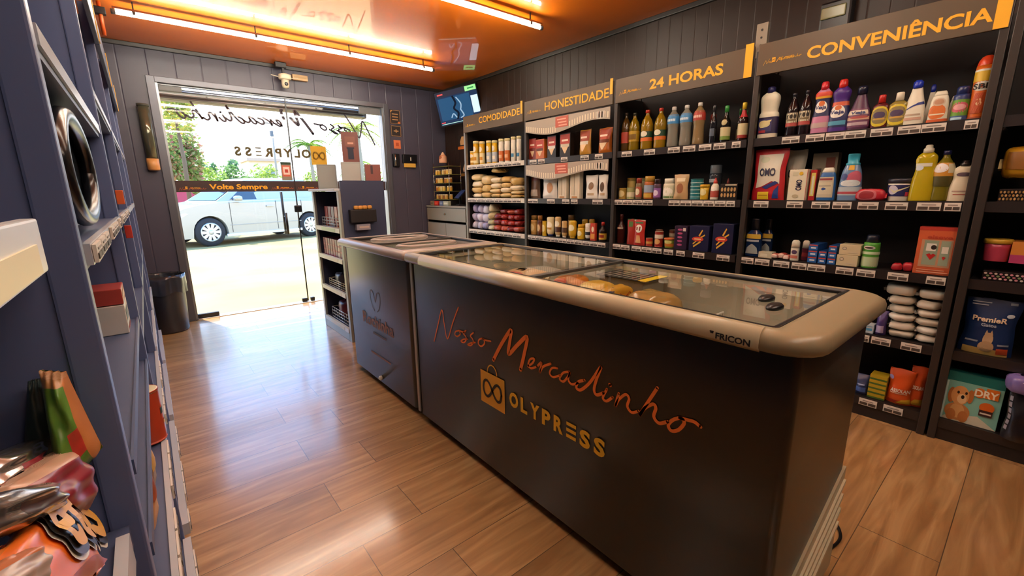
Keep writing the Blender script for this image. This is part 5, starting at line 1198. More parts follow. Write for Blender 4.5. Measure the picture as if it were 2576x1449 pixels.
pillow('snack_bag', 'orange snack bag with big yellow bubble letters in the lower left corner', 'snack bag', (-0.100, 0.327, 1.024), (-0.100, 0.515, 0.964), (-0.078, 0.514, 0.881), (-0.068, 0.244, 1.031), .014, [org, (0, .9, 1, 1, M('#c9722c', .25)), (0, 0, 1, .12, M('#a8401c', .3))],
       text=('etos', .46, .28, .056, .74, lay), seal=M('#d9894c', .25))
pillow('snack_bag', 'pale grey and orange bag end at the bottom left corner', 'snack bag', (-0.078, 0.274, 1.060), (-0.078, 0.321, 1.033), (-0.072, 0.298, 1.021), (-0.072, 0.242, 1.061), .012, [M('#b9a9a4', .3), (0, .7, 1, 1, M('#c9784c', .3))])

# ---- goods on the microwave bay
def L(Y, z, W_, H, kind, label, body, cap=None, decals=(), xo=0, **kw):
    D = kw.get('D') or (W_ if kind in PROF else W_*.6)
    kw['D'] = D
    return prod((LX-.012-xo-D/2, Y, z+.001), pi/2, W_, H, kind, label, body, cap, decals, **kw)
L(1.54, .87, .13, .075, 'box', 'white carton with dark print standing below the microwave', '#c9c4c0', None, (('r', -.8, .4, .5, .8, '#2a3248'), ('r', -.8, .1, .6, .2, '#b5483c')), name='carton', D=.09)
L(1.54, .947, .12, .04, 'box', 'flat red carton lying on top of the white carton', '#a8423a', None, (('r', -.7, .3, .7, .7, '#d9b9a4'),), name='carton', D=.085)
L(1.36, .742, .075, .09, 'cup', 'cup with white lid and brown print under the cartons', '#8a5a4a', '#e4ddd0', (('b', .2, .75, '#c9bfb4'), ('e', 0, .45, .5, .2, '#6a2c34')))
L(1.47, .742, .07, .088, 'cup', 'small silver and brown cup behind the white lidded one', '#7a6a64', '#c9c2b8', (('e', 0, .45, .5, .2, '#4a2a2c'),))
L(1.60, .506, .085, .16, 'can', 'red crisps tube with cream lid leaning out of the lower left shelf', '#b5442c', '#e4d9b4', (('r', -.3, .5, .4, .62, '#2a4a4c'), ('r', -.2, .3, .3, .36, '#d9a03a')), name='crisps_tube', cat='tube', xo=-.03)
L(1.18, .50, .11, .2, 'bag', 'gold foil bag nearest the camera on the lower left shelf', '#c98a4a', '#e4cfa0', (('r', -.6, .3, .6, .6, '#9a4a2c'),), name='snack_bag', cat='snack bag', D=.05)
L(1.33, .50, .11, .18, 'bag', 'silver and gold foil bag between the gold bag and the crisps tube', '#8a7468', '#d9d0c4', (('r', -.6, .3, .6, .6, '#c9a05a'),), name='snack_bag', cat='snack bag', D=.05)
for yy, zz, c, lab in ((2.15, 1.19, '#d9602a', 'small orange tag sticking out of the third left bay, the upper one'), (2.32, 1.055, '#c23a2a', 'small red tag sticking out of the third left bay, the lower one')):
    r = empty('shelf_talker', (LX-.008, yy, zz), 0, lab, 'tag')
    b = B(); b.box(.0, .022, -.006, .006, 0, .05, M(c, .4), .002); b.obj('card', r)
    b = B(); b.box(-.03, .001, -.004, .004, .02, .03, m_grey); b.obj('clip', r)

# ---------------------------------------------------------------- tube lights on the ceiling
m_tube = bpy.data.materials.new('lit_tube')
m_tube.use_nodes = True
_b = m_tube.node_tree.nodes['Principled BSDF']
_b.inputs['Base Color'].default_value = (1, 1, 1, 1)
_b.inputs['Emission Color'].default_value = (1, .93, .76, 1)
_b.inputs['Emission Strength'].default_value = 72
def tube_light(x0, x1, y, label):
    r = empty('tube_light', ((x0+x1)/2, y, 2.42), 0, label, 'ceiling light', None)
    b = B(); b.tube([(x0-r.location.x+.02, 0, 0), (x1-r.location.x-.02, 0, 0)], .014, m_tube, 8); b.obj('lamp_tube', r)
    b = B(); b.box(x0-r.location.x+.01, x1-r.location.x-.01, -.015, .015, .017, .030, M('#8a4a24', .4), .002); b.obj('added_light_shield', r)  # added strip that keeps the tube's upward light off the ceiling
    for sg in (-1, 1):
        h = (x1-x0)/2
        b = B(); b.tube([(sg*(h-.025), 0, 0), (sg*h, 0, 0)], .0165, m_grey, 10); b.obj('end_cap', r)
    for k in range(4):
        x = (x0-x1)/2+.12+k*((x1-x0)-.24)/3
        b = B(); b.box(x-.008, x+.008, -.0165, .0165, -.004, .018, m_trim); b.box(x-.004, x+.004, -.004, .004, .017, .08, m_trim); b.obj('clip', r)
    return r
tube_light(.02, 2.46, 4.18, 'long lit tube on the orange ceiling nearest the glass doors')
tube_light(.05, 2.52, 2.66, 'lit tube on the orange ceiling over the freezers, cut by the top of the picture')
tube_light(.05, 2.52, 1.12, 'unseen lit tube added above the near end of the long freezer')  # out of view, added for needed light at the row's spacing
tube_light(.05, 2.52, -.42, 'unseen lit tube added at the rear of the shop')  # also unseen, carries the tube row on for more light
r = empty('cable_conduit', (-.035, 4.3, 2.29), 0, 'short orange conduit hanging from the ceiling beside the first tube light', 'conduit')
b = B(); b.tube([(0, 0, 0), (0, 0, .208)], .012, M('#c9521c', .4), 8); b.obj('pipe', r)
b = B(); b.box(-.03, .03, -.025, .025, .13, .175, m_dark, .004); b.obj('junction', r)

# ---------------------------------------------------------------- camera over the door
r = empty('security_camera', (1.285, 5.12, 2.499), 0, 'small white security camera with aerials hung above the glass doors', 'camera')
m_w2 = M('#e2d6bc', .35)
b = B(); b.box(-.08, .02, -.03, .03, -.05, 0, m_dark, .006); b.box(-.02, .0, -.015, .015, -.1, -.05, m_dark); b.obj('bracket', r)
b = B(); b.loft([(-.155, .05, .04, 2.5), (-.145, .058, .048, 2.5), (-.11, .058, .048, 2.5), (-.10, .03, .03, 2.2)], m_w2, 18); b.obj('camera_base', r)
b = B(); b.loft([(-.235, .012, .012, 2), (-.228, .03, .03, 2), (-.2, .036, .036, 2), (-.156, .034, .034, 2)], m_w2, 18); hd = b.obj('camera_head', r)
b = B(); b.loft([(0, .017, .017, 2), (.006, .017, .017, 2), (.01, .01, .01, 2)], m_black, 14)
bmesh.ops.rotate(b.bm, verts=b.bm.verts, cent=(0, 0, 0), matrix=Matrix.Rotation(pi/2, 3, 'X')); bmesh.ops.translate(b.bm, verts=b.bm.verts, vec=(0, -.032, -.2)); b.obj('lens', hd)
for sg in (-1, 1):
    b = B(); b.tube([(sg*.05, 0, -.135), (sg*.125, 0, -.125-.0*sg)], .004, m_w2, 6); b.obj('aerial', r)
r = empty('alarm_box', (1.45, YF, 2.37), 0, 'flat tan box on the wall right beside the security camera', 'box')
b = B(); b.box(-.075, .075, -.05, 0, 0, .055, M('#c9a87a', .45), .005); b.obj('housing', r)
b = B(); b.box(-.06, .06, -.052, -.05, .02, .035, M('#b0905e', .4)); b.obj('grille', r)

# ---------------------------------------------------------------- left of the door: cup dispenser and bin
r = empty('cup_dispenser', (.12, 5.175, 1.44), 0, 'tall clear cup dispenser tube with orange mouth on the wall left of the doors', 'dispenser')
b = B(); b.loft([(.10, .042, .042, 2), (.54, .042, .042, 2)], M('#6a6a58', .12, .5), 20); b.obj('tube_body', r)
b = B(); b.loft([(0, .036, .036, 2), (.01, .045, .045, 2), (.1, .045, .045, 2)], M('#d99a5a', .4), 20); b.obj('mouth', r)
b = B(); b.loft([(.54, .044, .044, 2), (.56, .044, .044, 2)], M('#4a4a42', .3), 20); b.obj('cap', r)
b = B(); b.box(-.025, .025, .03, .054, .2, .4, m_dark); b.obj('bracket', r)
r = empty('waste_bin', (.03, 4.98, 0), 0, 'round dark waste bin lined with a plastic bag beside the glass doors', 'bin')
m_bin = M('#2b2c33', .35)
b = B(); b.loft([(0, .13, .13, 2), (.015, .137, .137, 2), (.5, .158, .158, 2), (.515, .162, .162, 2)], m_bin, 28, cap1=False); b.obj('bin_body', r)
b = B()
rd = random.Random(3)
def lin_(u, v):
    a = 2*pi*u
    if v < .5: rr, z = .148+.016*(v/.5), .44+.085*(v/.5)
    else: rr, z = .166+.004*(v-.5), .525-.16*(v-.5)/.5
    rr += .006*sin(9*a+3*v)*v + .004*sin(17*a)
    z += .012*sin(5*a+1)*(v > .5) 
    return (rr*cos(a), rr*sin(a), z)
b.grid(lin_, 48, 10, M('#35363c', .12, 0, .8)); b.obj('bin_liner', r)

# ---------------------------------------------------------------- right of the door: notices and payment box
for z0, z1, lab in ((2.03, 2.195, 'dark framed notice with orange lines, the upper one beside the doors'), (1.885, 2.015, 'dark framed notice with orange border, the lower one beside the doors')):
    r = empty('wall_notice', (2.505, YF, z0), 0, lab, 'notice')
    h = z1-z0
    b = B(); b.box(-.068, .068, -.006, 0, 0, h, M('#2c2422', .5)); b.obj('panel', r)
    b = B(); mo = M('#b58a5a', .5)
    for x0, x1, za, zb in ((-.062, .062, .006, .010), (-.062, .062, h-.01, h-.006), (-.062, -.058, .006, h-.006), (.058, .062, .006, h-.006)): b.box(x0, x1, -.0075, -.006, za, zb, mo)
    if h > .15:
        for k in range(3): b.box(-.04, .035, -.0075, -.006, .045+.032*k, .056+.032*k, mo)
        b.prism([(-.062, h-.006), (-.03, h-.006), (-.062, h-.04)], lambda p: (p[0], -.0075, p[1]), lambda p: (p[0], -.006, p[1]), M('#d9a05a', .5)); b.box(.03, .062, -.0078, -.006, .008, .03, M('#c9703a', .5))
    else:
        b.box(-.03, .03, -.0075, -.006, h*.45, h*.55, mo); b.box(-.006, .006, -.0076, -.006, h*.35, h*.65, mo)
    b.obj('print', r)
r = empty('wall_sticker', (2.51, YF, 1.745), 0, 'small orange square sticker under the two framed notices', 'sticker')
b = B(); b.box(-.045, .045, -.004, 0, 0, .1, M('#d9784c', .5)); b.box(-.02, .02, -.005, -.004, .03, .07, M('#b8502c', .5)); b.obj('print', r)
r = empty('intercom', (2.60, YF, 1.53), 0, 'black wall device with a yellow note under it right of the doors', 'intercom')
b = B(); b.box(-.17, -.09, -.05, 0, 0, .15, m_black, .008); b.box(-.04, .15, -.04, 0, .045, .15, m_black, .006); b.obj('housing', r)
b = B(); b.box(.055, .066, -.042, -.04, .075, .115, M('#e4dccb', .4)); b.obj('indicator', r)
b = B(); b.tube([(-.15, -.055, .01), (-.15, -.055, .14)], .008, m_chrome, 8); b.obj('lever', r)
b = B(); b.box(-.03, .13, -.03, -.026, -.005, .042, M('#e0b04c', .45)); b.obj('paper_note', r)

# ---------------------------------------------------------------- television in the far right corner
TL, TR_, BL = Vector((2.885, 4.93, 2.37)), Vector((3.13, 4.42, 2.43)), Vector((2.965, 4.96, 2.005))
ux = (TR_-TL).normalized(); uy = (TL-BL); wid = (TR_-TL).length; hei = uy.length
uy = (uy - ux*uy.dot(ux)).normalized(); un = ux.cross(uy).normalized()
if un.dot(EYE-TL) < 0: un = -un
r = empty('television', tuple(TL), 0, 'small lit television tilted down in the far right corner under the ceiling', 'television')
def tv(u, v, l=0): return TL-Vector(r.location)+ux*u*wid - uy*v*hei + un*l
def slab(b, u0, u1, v0, v1, l0, l1, m):
    A = [tv(u, v, l0) for u, v in ((u0, v0), (u1, v0), (u1, v1), (u0, v1))]; C = [tv(u, v, l1) for u, v in ((u0, v0), (u1, v0), (u1, v1), (u0, v1))]
    b.face(A, m); b.face(C, m)
    for i in range(4): b.face([A[i], A[(i+1) % 4], C[(i+1) % 4], C[i]], m)
b = B(); slab(b, -.015, 1.015, -.02, 1.03, -.035, 0, m_black); b.obj('tv_casing', r)
def scr(h, e=1.0): return M(h, .2, 0, .4, e)
b = B(); slab(b, 0, 1, 0, 1, .0005, .001, scr('#1b2c4a', .9)); sc = b.obj('screen', r)
b = B()
def sq(u0, u1, v0, v1, m, l): b.face([tv(u, v, l) for u, v in ((u0, v0), (u1, v0), (u1, v1), (u0, v1))], m)
sq(.0, 1, .0, .16, scr('#2a2a38', .8), .0014); sq(.06, .2, .06, .1, scr('#c24a4a'), .0018); sq(.74, 1, .01, .15, scr('#8ad98a'), .0018); sq(.8, .95, .06, .1, scr('#2f7a4a'), .0022)
sq(.84, 1.0, .3, .8, scr('#a9c4d9', 1.2), .0018); sq(.05, .82, .2, .86, scr('#1f4468', .9), .0016)
for q in ribbon([(.42, .2), (.46, .4), (.40, .55), (.48, .7), (.44, .86)], .05): b.face([tv(u, v, .002) for u, v in q], scr('#10182a', .5))
for P in ([(.5, .25), (.58, .45), (.55, .62)], [(.3, .8), (.36, .7), (.42, .82)], [(.55, .62), (.6, .8), (.52, .86)]):
    for q in ribbon(P, .03): b.face([tv(u, v, .0022) for u, v in q], scr('#7a9ab5', .9))
sq(.02, .12, .9, .93, scr('#c24a4a'), .0018); sq(.02, .9, .955, .975, scr('#8ab5b0'), .0018)
b.obj('picture', sc, fix=False)
b = B(); b.tube([tv(.5, .5, -.03), Vector((3.2, 4.72, 2.25))-Vector(r.location)], .02, m_dark, 8); b.obj('wall_arm', r)

# ---------------------------------------------------------------- grey counter in the corner and what stands on it
r = empty('counter_cabinet', (2.862, 4.735, 0), -pi/2, 'grey counter cabinet with drawer and two doors in the far right corner', 'cabinet')
m_cab = M('#77756c', .45)
b = B(); b.box(-.46, .46, .0, .33, 0, 1.03, m_cab, .004); b.obj('body', r)
b = B(); b.box(-.462, .462, -.015, .33, 1.03, 1.05, M('#88867d', .4), .003); b.obj('worktop', r)
b = B(); b.box(-.45, .45, -.014, -.001, .87, 1.02, M('#807e74', .42), .003); dw = b.obj('drawer', r)
b = B(); b.loft([(0, .008, .008, 2), (.012, .011, .011, 2), (.018, .006, .006, 2)], m_chrome, 10); bmesh.ops.rotate(b.bm, verts=b.bm.verts, cent=(0, 0, 0), matrix=Matrix.Rotation(pi/2, 3, 'X')); bmesh.ops.translate(b.bm, verts=b.bm.verts, vec=(0, -.014, .95)); b.obj('lock', dw)
for sg in (-1, 1):
    b = B(); b.box(min(sg*.004, sg*.45), max(sg*.004, sg*.45), -.013, -.001, .06, .835, M('#84827a', .42), .003); b.obj('cabinet_door', r)
b = B(); b.box(-.44, .44, .0, .02, 0.84, .865, m_black); b.obj('finger_gap', r)
# tiered sweets stand
r = empty('display_stand', (3.0, 4.9, 1.051), -pi/2, 'tiered clear stand of yellow sweets on the grey counter', 'stand')
for k in range(5):
    b = B(); b.box(-.19, .19, -.09, .09, .07+.1*k, .078+.1*k, M('#6a6a3c', .2)); b.obj('tier', r)
for x in (-.185, .185):
    for y in (-.085, .085):
        b = B(); b.tube([(x, y, .0), (x, y, .52)], .004, m_chrome, 6); b.obj('post', r)
b = B(); b.box(-.19, .19, -.09, .09, 0.0, .06, m_dark, .004); b.obj('stand_base', r)
rd = random.Random(5)
for k in range(4):
    for i in range(7):
        zc, xc = 1.051+.0785+.1*k, -.155+.052*i
        c = rd.choice(['#c9982c', '#d9b04a', '#b5802c', '#d9c27a', '#a86a24']) if k else rd.choice(['#a8862c', '#8a5a2c', '#c9a04a'])
        if (i+k) % 6 == 5: continue
        prod((2.95, 4.9-xc, zc), -pi/2, .046, .06, 'jar', 'small yellow sweets packet on a tier of the clear stand', c, '#d9c9a0', (), name='sweets_packet', cat='sweets', grp='sweets on the tiered stand')
r = prod((2.97, 4.93, 1.572), -pi/2, .10, .13, 'honey', 'pale orange figurine like bottle crowning the tiered sweets stand', '#d9a27c', '#e0b594', (('e', 0, .5, .5, .16, '#a8603c'),), name='figurine', cat='figurine')
r = empty('payment_tablet', (2.95, 4.56, 1.051), -pi/2-.3, 'dark tablet on a sloping foot at the right end of the grey counter', 'tablet')
b = B(); b.box(-.07, .07, -.03, .06, 0, .02, m_black, .004); b.box(-.012, .012, .0, .02, .02, .1, m_black); b.obj('foot', r)
b = B(); b.prism([(-.04, .09), (.06, .19), (.066, .184), (-.034, .084)], lambda p: (-.1, p[0], p[1]), lambda p: (.1, p[0], p[1]), M('#23283a', .15)); b.obj('tablet_body', r)
b = B(); b.face([(-.092, -.036, .0955), (.092, -.036, .0955), (.092, .055, .1865), (-.092, .055, .1865)], M('#3a4a7a', .1)); b.obj('display', r)
for yy, c, W_, lab, c2 in ((5.08, '#8a7a62', .07, 'brown small box at the left of the row on the grey counter', '#6a5a48'), (4.97, '#c22f24', .09, 'bright red small box in the row on the grey counter', '#d9583c'), (4.85, '#5a6a8a', .08, 'blue small box in the row on the grey counter', '#8a9ab5'), (4.74, '#9aa08c', .12, 'pale green box at the right of the row on the grey counter', '#c9cdb9')):
    prod((2.885, yy, 1.051), -pi/2, W_, .055, 'box', lab, c, None, (('r', -.7, .3, .7, .7, c2),), name='small_box', cat='box', D=.04)
for yy, zz, c1, c2, lab in ((4.50, 1.70, '#e0b27a', '#d97a2c', 'small orange notice above the sweets stand beside the header'), (4.47, 1.37, '#e4c9a4', '#b5863c', 'small dark notice with a pale figure at the right of the sweets stand')):
    r = empty('wall_notice', (3.196, yy-.0+(.30 if zz > 1.5 else .28), zz+.04), 0, lab, 'notice')
    b = B(); b.box(-.008, 0, -.11, .11, 0, .17, M('#2c2420', .5)); b.obj('panel', r)
    b = B(); b.box(-.01, -.008, -.11, .11, .0, .035, M(c2, .5))
    b.face([(-.0105, y, z) for y, z in ((-.05, .05), (.05, .05), (.06, .09), (.02, .15), (-.03, .15), (-.06, .09))], M(c1, .5)); b.obj('print', r, fix=False)

# ---------------------------------------------------------------- free standing shelf beside the doors
GX, GY0, GY1, GX1 = 1.17, 3.52, 4.22, 1.545
r = empty('display_shelf', ((GX+GX1)/2, (GY0+GY1)/2, 0), 0, 'free standing dark display shelf with pale frame inside the glass doors', 'shelf unit')
m_gf = M('#9a9c94', .35, .2); m_gp = M('#3a3f58', .42)
b = B()
for y0, y1 in ((GY0, GY0+.045), (GY1-.045, GY1)): b.box(GX, GX+.02, y0, y1, 0, 1.235, m_gf, .003)
b.box(GX, GX+.02, GY0+.045, GY1-.045, 0, .095, m_gf, .003); wobj(b, 'front_frame', r)
b = B(); b.box(GX+.021, GX1, GY0, GY0+.02, 0, 1.315, m_gp); wobj(b, 'side_panel', r)
b = B(); b.box(GX+.021, GX1, GY1-.02, GY1, 0, 1.235, m_gp); wobj(b, 'side_panel', r)
b = B(); b.box(GX1-.02, GX1, GY0+.02, GY1-.02, 0, 1.235, m_gp); wobj(b, 'back_panel', r)
b = B(); b.box(GX-.02, GX1, GY0+.021, GY1+.02, 1.236, 1.255, M('#c9cccf', .3), .003); wobj(b, 'top_board', r)
for z in (.10, .40, .685, .935):
    b = B(); b.box(GX+.021, GX1-.02, GY0+.021, GY1-.021, z-.02, z, m_gp); s = wobj(b, 'shelf', r)
    b = B(); b.box(GX-.004, GX+.019, GY0+.05, GY1-.05, z-.03, z+.006, M('#d9d9cf', .3)); wobj(b, 'price_rail', s)
    b = B(); b.box(GX-.0055, GX-.004, GY0+.15, GY1-.2, z-.027, z+.003, M('#efe9d4', .4) if z != .935 else M('#c4dba8', .4)); wobj(b, 'price_tag', s)
def G(Y, z, W_, H, kind, label, body, cap=None, decals=(), xo=0, **kw):
    kw['D'] = kw.get('D') or W_
    return prod((GX+.03+xo+kw['D']/2, Y, z+.001), -pi/2, W_, H, kind, label, body, cap, decals, **kw)
def basket(Y, z, W_, H, label, c='#c9cbc4'):
    r = empty('wire_basket', (GX+.12, Y, z+.0045), -pi/2, label, 'basket')
    b = B(); m = M(c, .3, .4)
    for k in range(4): b.tube([(-W_/2, -.08, H*k/3), (W_/2, -.08, H*k/3)], .003, m, 5)
    for k in range(9): b.tube([(-W_/2+W_*k/8, -.08, 0), (-W_/2+W_*k/8, -.08, H)], .002, m, 5)
    for sg in (-1, 1):
        for k in range(3): b.tube([(sg*W_/2, -.08, H*k/2), (sg*W_/2, .1, H*k/2)], .003, m, 5)
    b.obj('wire', r)
basket(3.87, .935, .5, .075, 'wire basket of red packets on the upper shelf of the display shelf')
for i in range(6):
    G(4.06-.085*i, .937, .07, .17, 'box', 'red packet in the upper wire basket, %s from the doors' % ('first', 'second', 'third', 'fourth', 'fifth', 'sixth')[i], ('#b5342c', '#8a2c34', '#6a3a44', '#c9683c', '#7a3a3a', '#b54a34')[i], None, (('r', -.6, .2, .6, .5, '#c9a08c'),), name='red_packet', cat='packet', D=.08, xo=.03)
for i in range(8):
    G(4.1-.062*i, .685, .052, .15, 'box', 'red carton on the second shelf of the display shelf, %s from the doors' % ('first', 'second', 'third', 'fourth', 'fifth', 'sixth', 'seventh', 'eighth')[i], ('#8f2a34', '#a8323a', '#7a2430')[i % 3] if i < 6 else ('#d9b9a4' if i == 6 else '#8a2a2c'), None, (('r', -.7, .3, .7, .38, '#c96a64'), ('r', -.7, .6, .7, .68, '#c96a64')), name='red_carton', cat='carton', D=.16)
basket(3.85, .40, .5, .06, 'wire basket of grey packs on the third shelf of the display shelf', '#d9c9a0')
G(3.95, .402, .2, .12, 'puff', 'grey wrapped pack in the wire basket on the third shelf', '#5a5458', '#7a7478', (), name='grey_pack', cat='pack', D=.12, xo=.03)
G(3.72, .402, .14, .14, 'puff', 'blue grey wrapped pack right of the grey one on the third shelf', '#6a748a', '#8a94a4', (), name='grey_pack', cat='pack', D=.1, xo=.03)
basket(3.85, .10, .5, .09, 'white wire basket on the lowest shelf of the display shelf', '#d9d9d2')
G(3.93, .102, .22, .17, 'puff', 'dark red pack in the basket on the lowest shelf', '#7a2434', '#8a3444', (), name='red_pack', cat='pack', D=.12, xo=.03)
G(3.68, .102, .12, .15, 'puff', 'pale green pack in the basket on the lowest shelf', '#8a967a', '#a4ae94', (), name='green_pack', cat='pack', D=.1, xo=.03)
# on top of it
Tz = 1.256
def T(x, Y, W_, H, label, body, decals, D, kind='box', rz=-pi/2, dz=0, cap=None, nm='box', cat='box'):
    return prod((x, Y, Tz+dz), rz, W_, H, kind, label, body, cap, decals, name=nm, cat=cat, D=D)
T(1.265, 4.03, .15, .20, 'grey box with pale sides on top of the display shelf, the left one', '#8f9490', (('r', -.9, .05, .9, .95, '#9ca19c'),), .22, rz=-.35)
T(1.38, 3.775, .15, .21, 'grey and white box on top of the display shelf, the right one', '#a0a49e', (('r', -.9, .06, .9, .94, '#adb0a9'),), .20, rz=-.35)
T(1.40, 3.80, .13, .24, 'tall brown box with a dark cup picture standing on the grey boxes', '#7a4a44', (('r', -.35, .1, .35, .45, '#1f2238'), ('r', -.45, .45, .45, .5, '#1f2238'), ('r', -.6, .55, .6, .85, '#8a5a4c'), ('r', -.3, .6, .4, .66, '#d9a08a')), .12, rz=-.35, dz=.211)
T(1.50, 3.62, .12, .19, 'brown red box standing right of the grey boxes', '#8a5048', (('r', -.3, .6, .0, .95, '#4a2c30'), ('r', -.9, .04, .9, .3, '#b0453c')), .10, rz=-.3, nm='box')
for i in range(3):
    T(1.26+.065*i, 3.575, .08, .05, 'small red packet on top of the display shelf, %s from the left' % ('first', 'second', 'third')[i], '#c23a30', (), .06, 'puff', rz=-.2, cap='#d9604c', nm='red_packet', cat='packet')
# hooks with packets on its side
r = empty('hook_rack', (1.325, GY0, .93), 0, 'dark rack with gold packets hung on the side of the display shelf', 'rack')
b = B(); b.box(-.09, .12, -.05, -.001, .06, .16, m_dark, .004); b.obj('tray', r)
b = B(); b.box(-.05, .06, -.052, -.002, .0, .045, M('#8f8a94', .4)); b.box(-.03, .05, -.053, -.052, .015, .03, M('#b9a59a')); b.obj('name_plate', r)
for i, x in enumerate((-.035, .0, .035, .075)):
    prod((1.325+x, GY0-.025, 1.091), 0, .04, .03, 'puff', 'gold packet in the rack on the display shelf side, %s from the left' % ('first', 'second', 'third', 'fourth')[i], '#c98a3c', None, (), name='gold_packet', cat='packet', D=.03)

# ---------------------------------------------------------------- emergency lamp on the right wall
r = empty('emergency_lamp', (3.2, .93, 2.085), -pi/2, 'black emergency lamp with pale lens on the wall above the CONVENIÊNCIA header', 'lamp')
b = B(); b.box(-.075, .075, -.07, 0, 0, .15, m_black, .012); b.obj('housing', r)
b = B(); b.box(-.068, .05, -.076, -.07, .06, .12, M('#8c875f', .25), .006); b.obj('lens', r)

# ---------------------------------------------------------------- outside
m_ground = noisy('pale_sandy_ground', '#93814f', '#ab9a68', .6, .9, .2, 8)
b = B(); b.box(-40, 60, YF+.1, 90, -.08, -.012, m_ground); structure(b.obj('ground_outside'))
# parked car
def make_car(paint, label):
    r = empty('parked_car', (0, 0, 0), 0, label, 'car')
    mp = M(paint, .25, .35, .5, 0, .5)
    gl = M('#27384a', .06, 0, .8)
    blk = M('#17181b', .5)
    def arch(cx, n=12, R_=.355): return [(cx+R_*cos(pi*k/n), .31+R_*sin(pi*k/n)) for k in range(n+1)]
    xf, xr = .78, 3.22
    prof = [(.04, .30), (.0, .48), (.03, .62), (.10, .74), (.30, .83), (.60, .90), (1.0, .965), (1.02, .97), (3.55, 1.03), (3.78, .98), (3.84, .62), (3.80, .28)]
    low = [(3.7, .22), (xr+.37, .22)] + arch(xr) + [(xr-.37, .20), (xf+.37, .20)] + arch(xf) + [(xf-.37, .20), (.12, .20)]
    P = prof + low
    hw = .80
    secs = []
    for y, k in ((-hw+.0, 0), (-hw+.04, 1), (hw-.04, 1), (hw, 0)):
        secs.append([((x if k else x*(.985)+.03), y, (z if k else min(z, .93) if z > .93 else z)) for x, z in P])
    b = B(); b.rings(secs, mp, smooth=False); b.obj('car_body', r)
    # cabin
    lo = [(.98, .955), (3.62, 1.02)]; hi = [(1.72, 1.46), (3.25, 1.49)]
    b = B()
    V = lambda x, y, z: (x, y, z)
    b.rings([[V(.98, -.74, .95), V(3.62, -.74, 1.0), V(3.62, .74, 1.0), V(.98, .74, .95)], [V(1.74, -.57, 1.44), V(3.28, -.58, 1.47), V(3.28, .58, 1.47), V(1.74, .57, 1.44)], [V(1.95, -.48, 1.5), V(3.1, -.5, 1.52), V(3.1, .5, 1.52), V(1.95, .48, 1.5)]], mp, smooth=False); cb = b.obj('cabin', r)
    def on(x, z, sy): # point on the cabin side
        t = (z-.95)/.49
        return (x, sy*(.74-.165*t+.006), z)
    for sy in (-1, 1):
        for pts in ([(1.30, 1.0), (2.28, 1.0), (2.28, 1.40), (1.80, 1.40)], [(2.36, 1.0), (3.2, 1.02), (3.1, 1.40), (2.36, 1.40)]):
            b = B(); b.face([on(x, z, sy) for x, z in pts], gl); b.obj('side_window', r)
    b = B(); b.face([(1.03, -.66, .995), (1.03, .66, .995), (1.69, .53, 1.42), (1.69, -.53, 1.42)], gl); b.obj('windscreen', r)
    b = B(); b.face([(3.615, -.62, 1.06), (3.615, .62, 1.06), (3.33, .52, 1.42), (3.33, -.52, 1.42)], gl); b.obj('rear_window', r)
    for sy in (-1, 1):
        b = B(); b.loft([(-.055, .06, .05, 2.5), (-.04, .095, .075, 2.5), (.04, .09, .07, 2.5), (.06, .05, .04, 2.5)], mp, 14); bmesh.ops.translate(b.bm, verts=b.bm.verts, vec=(1.42, sy*.86, 1.03)); b.obj('wing_mirror', r)
        b = B(); b.face([(.04, sy*.795, .60), (.12, sy*.803, .58), (.40, sy*.806, .72), (.30, sy*.795, .775), (.10, sy*.795, .72)], M('#c9d0d6', .1)); b.obj('headlight', r)
        b = B()
        for x in (1.24, 2.32, 3.0): b.box(x, x+.008, sy*.803-.003, sy*.803+.003, .28, .96, blk)
        b.box(1.2, 3.0, sy*.804-.003, sy*.804+.003, .43, .445, M('#9a9a96', .4)); b.obj('door_seam', r)
        b = B(); b.box(2.08, 2.25, sy*.82-.018, sy*.82+.012, .82, .85, mp, .006); b.obj('door_handle', r)
        b = B(); b.box(1.1, 2.95, sy*.8-.03, sy*.8+.012, .19, .25, M('#d9d6cc', .4), .01); b.obj('side_sill', r)
        for cx in (xf, xr):
            w = empty('wheel', (cx, sy*.72, .31)); w.parent = r
            b = B(); b.rings([[(R_*cos(2*pi*i/28), y, R_*sin(2*pi*i/28)) for i in range(28)] for R_, y in ((.20, -.085), (.29, -.09), (.312, -.06), (.312, .06), (.29, .09), (.20, .085))], M('#26272b', .8), cap0=True, cap1=True); b.obj('tyre', w)
            b = B(); yy = sy*.092
            b.rings([[(R_*cos(2*pi*i/28), sy*y, R_*sin(2*pi*i/28)) for i in range(28)] for R_, y in ((.205, .093), (.21, .097), (.185, .099), (.18, .093))], M('#b9bbbd', .3, .6), cap0=False, cap1=False)
            for k in range(10):
                a = 2*pi*k/10
                c, s_ = cos(a), sin(a)
                b.face([(c*.04-s_*.022, sy*.097, s_*.04+c*.022), (c*.04+s_*.022, sy*.097, s_*.04-c*.022), (c*.19+s_*.036, sy*.096, s_*.19-c*.036), (c*.19-s_*.036, sy*.096, s_*.19+c*.036)], M('#c4c6c8', .3, .6))
            b.rings([[(R_*cos(2*pi*i/14), sy*y, R_*sin(2*pi*i/14)) for i in range(14)] for R_, y in ((.055, .096), (.05, .102), (.01, .103))], M('#b9bbbd', .3, .6), cap0=False); b.obj('hubcap', w)
    b = B()
    for cx in (xf, xr): b.box(cx-.36, cx+.36, -.62, .62, .2, .66, blk)
    b.obj('wheel_well', r)
    return r
car = make_car('#a8a8a0', 'silver hatchback parked outside the glass doors, facing left')
th = radians(19)
car.scale = (1.1, 1.1, 1.1)
car.rotation_euler = (0, 0, th)
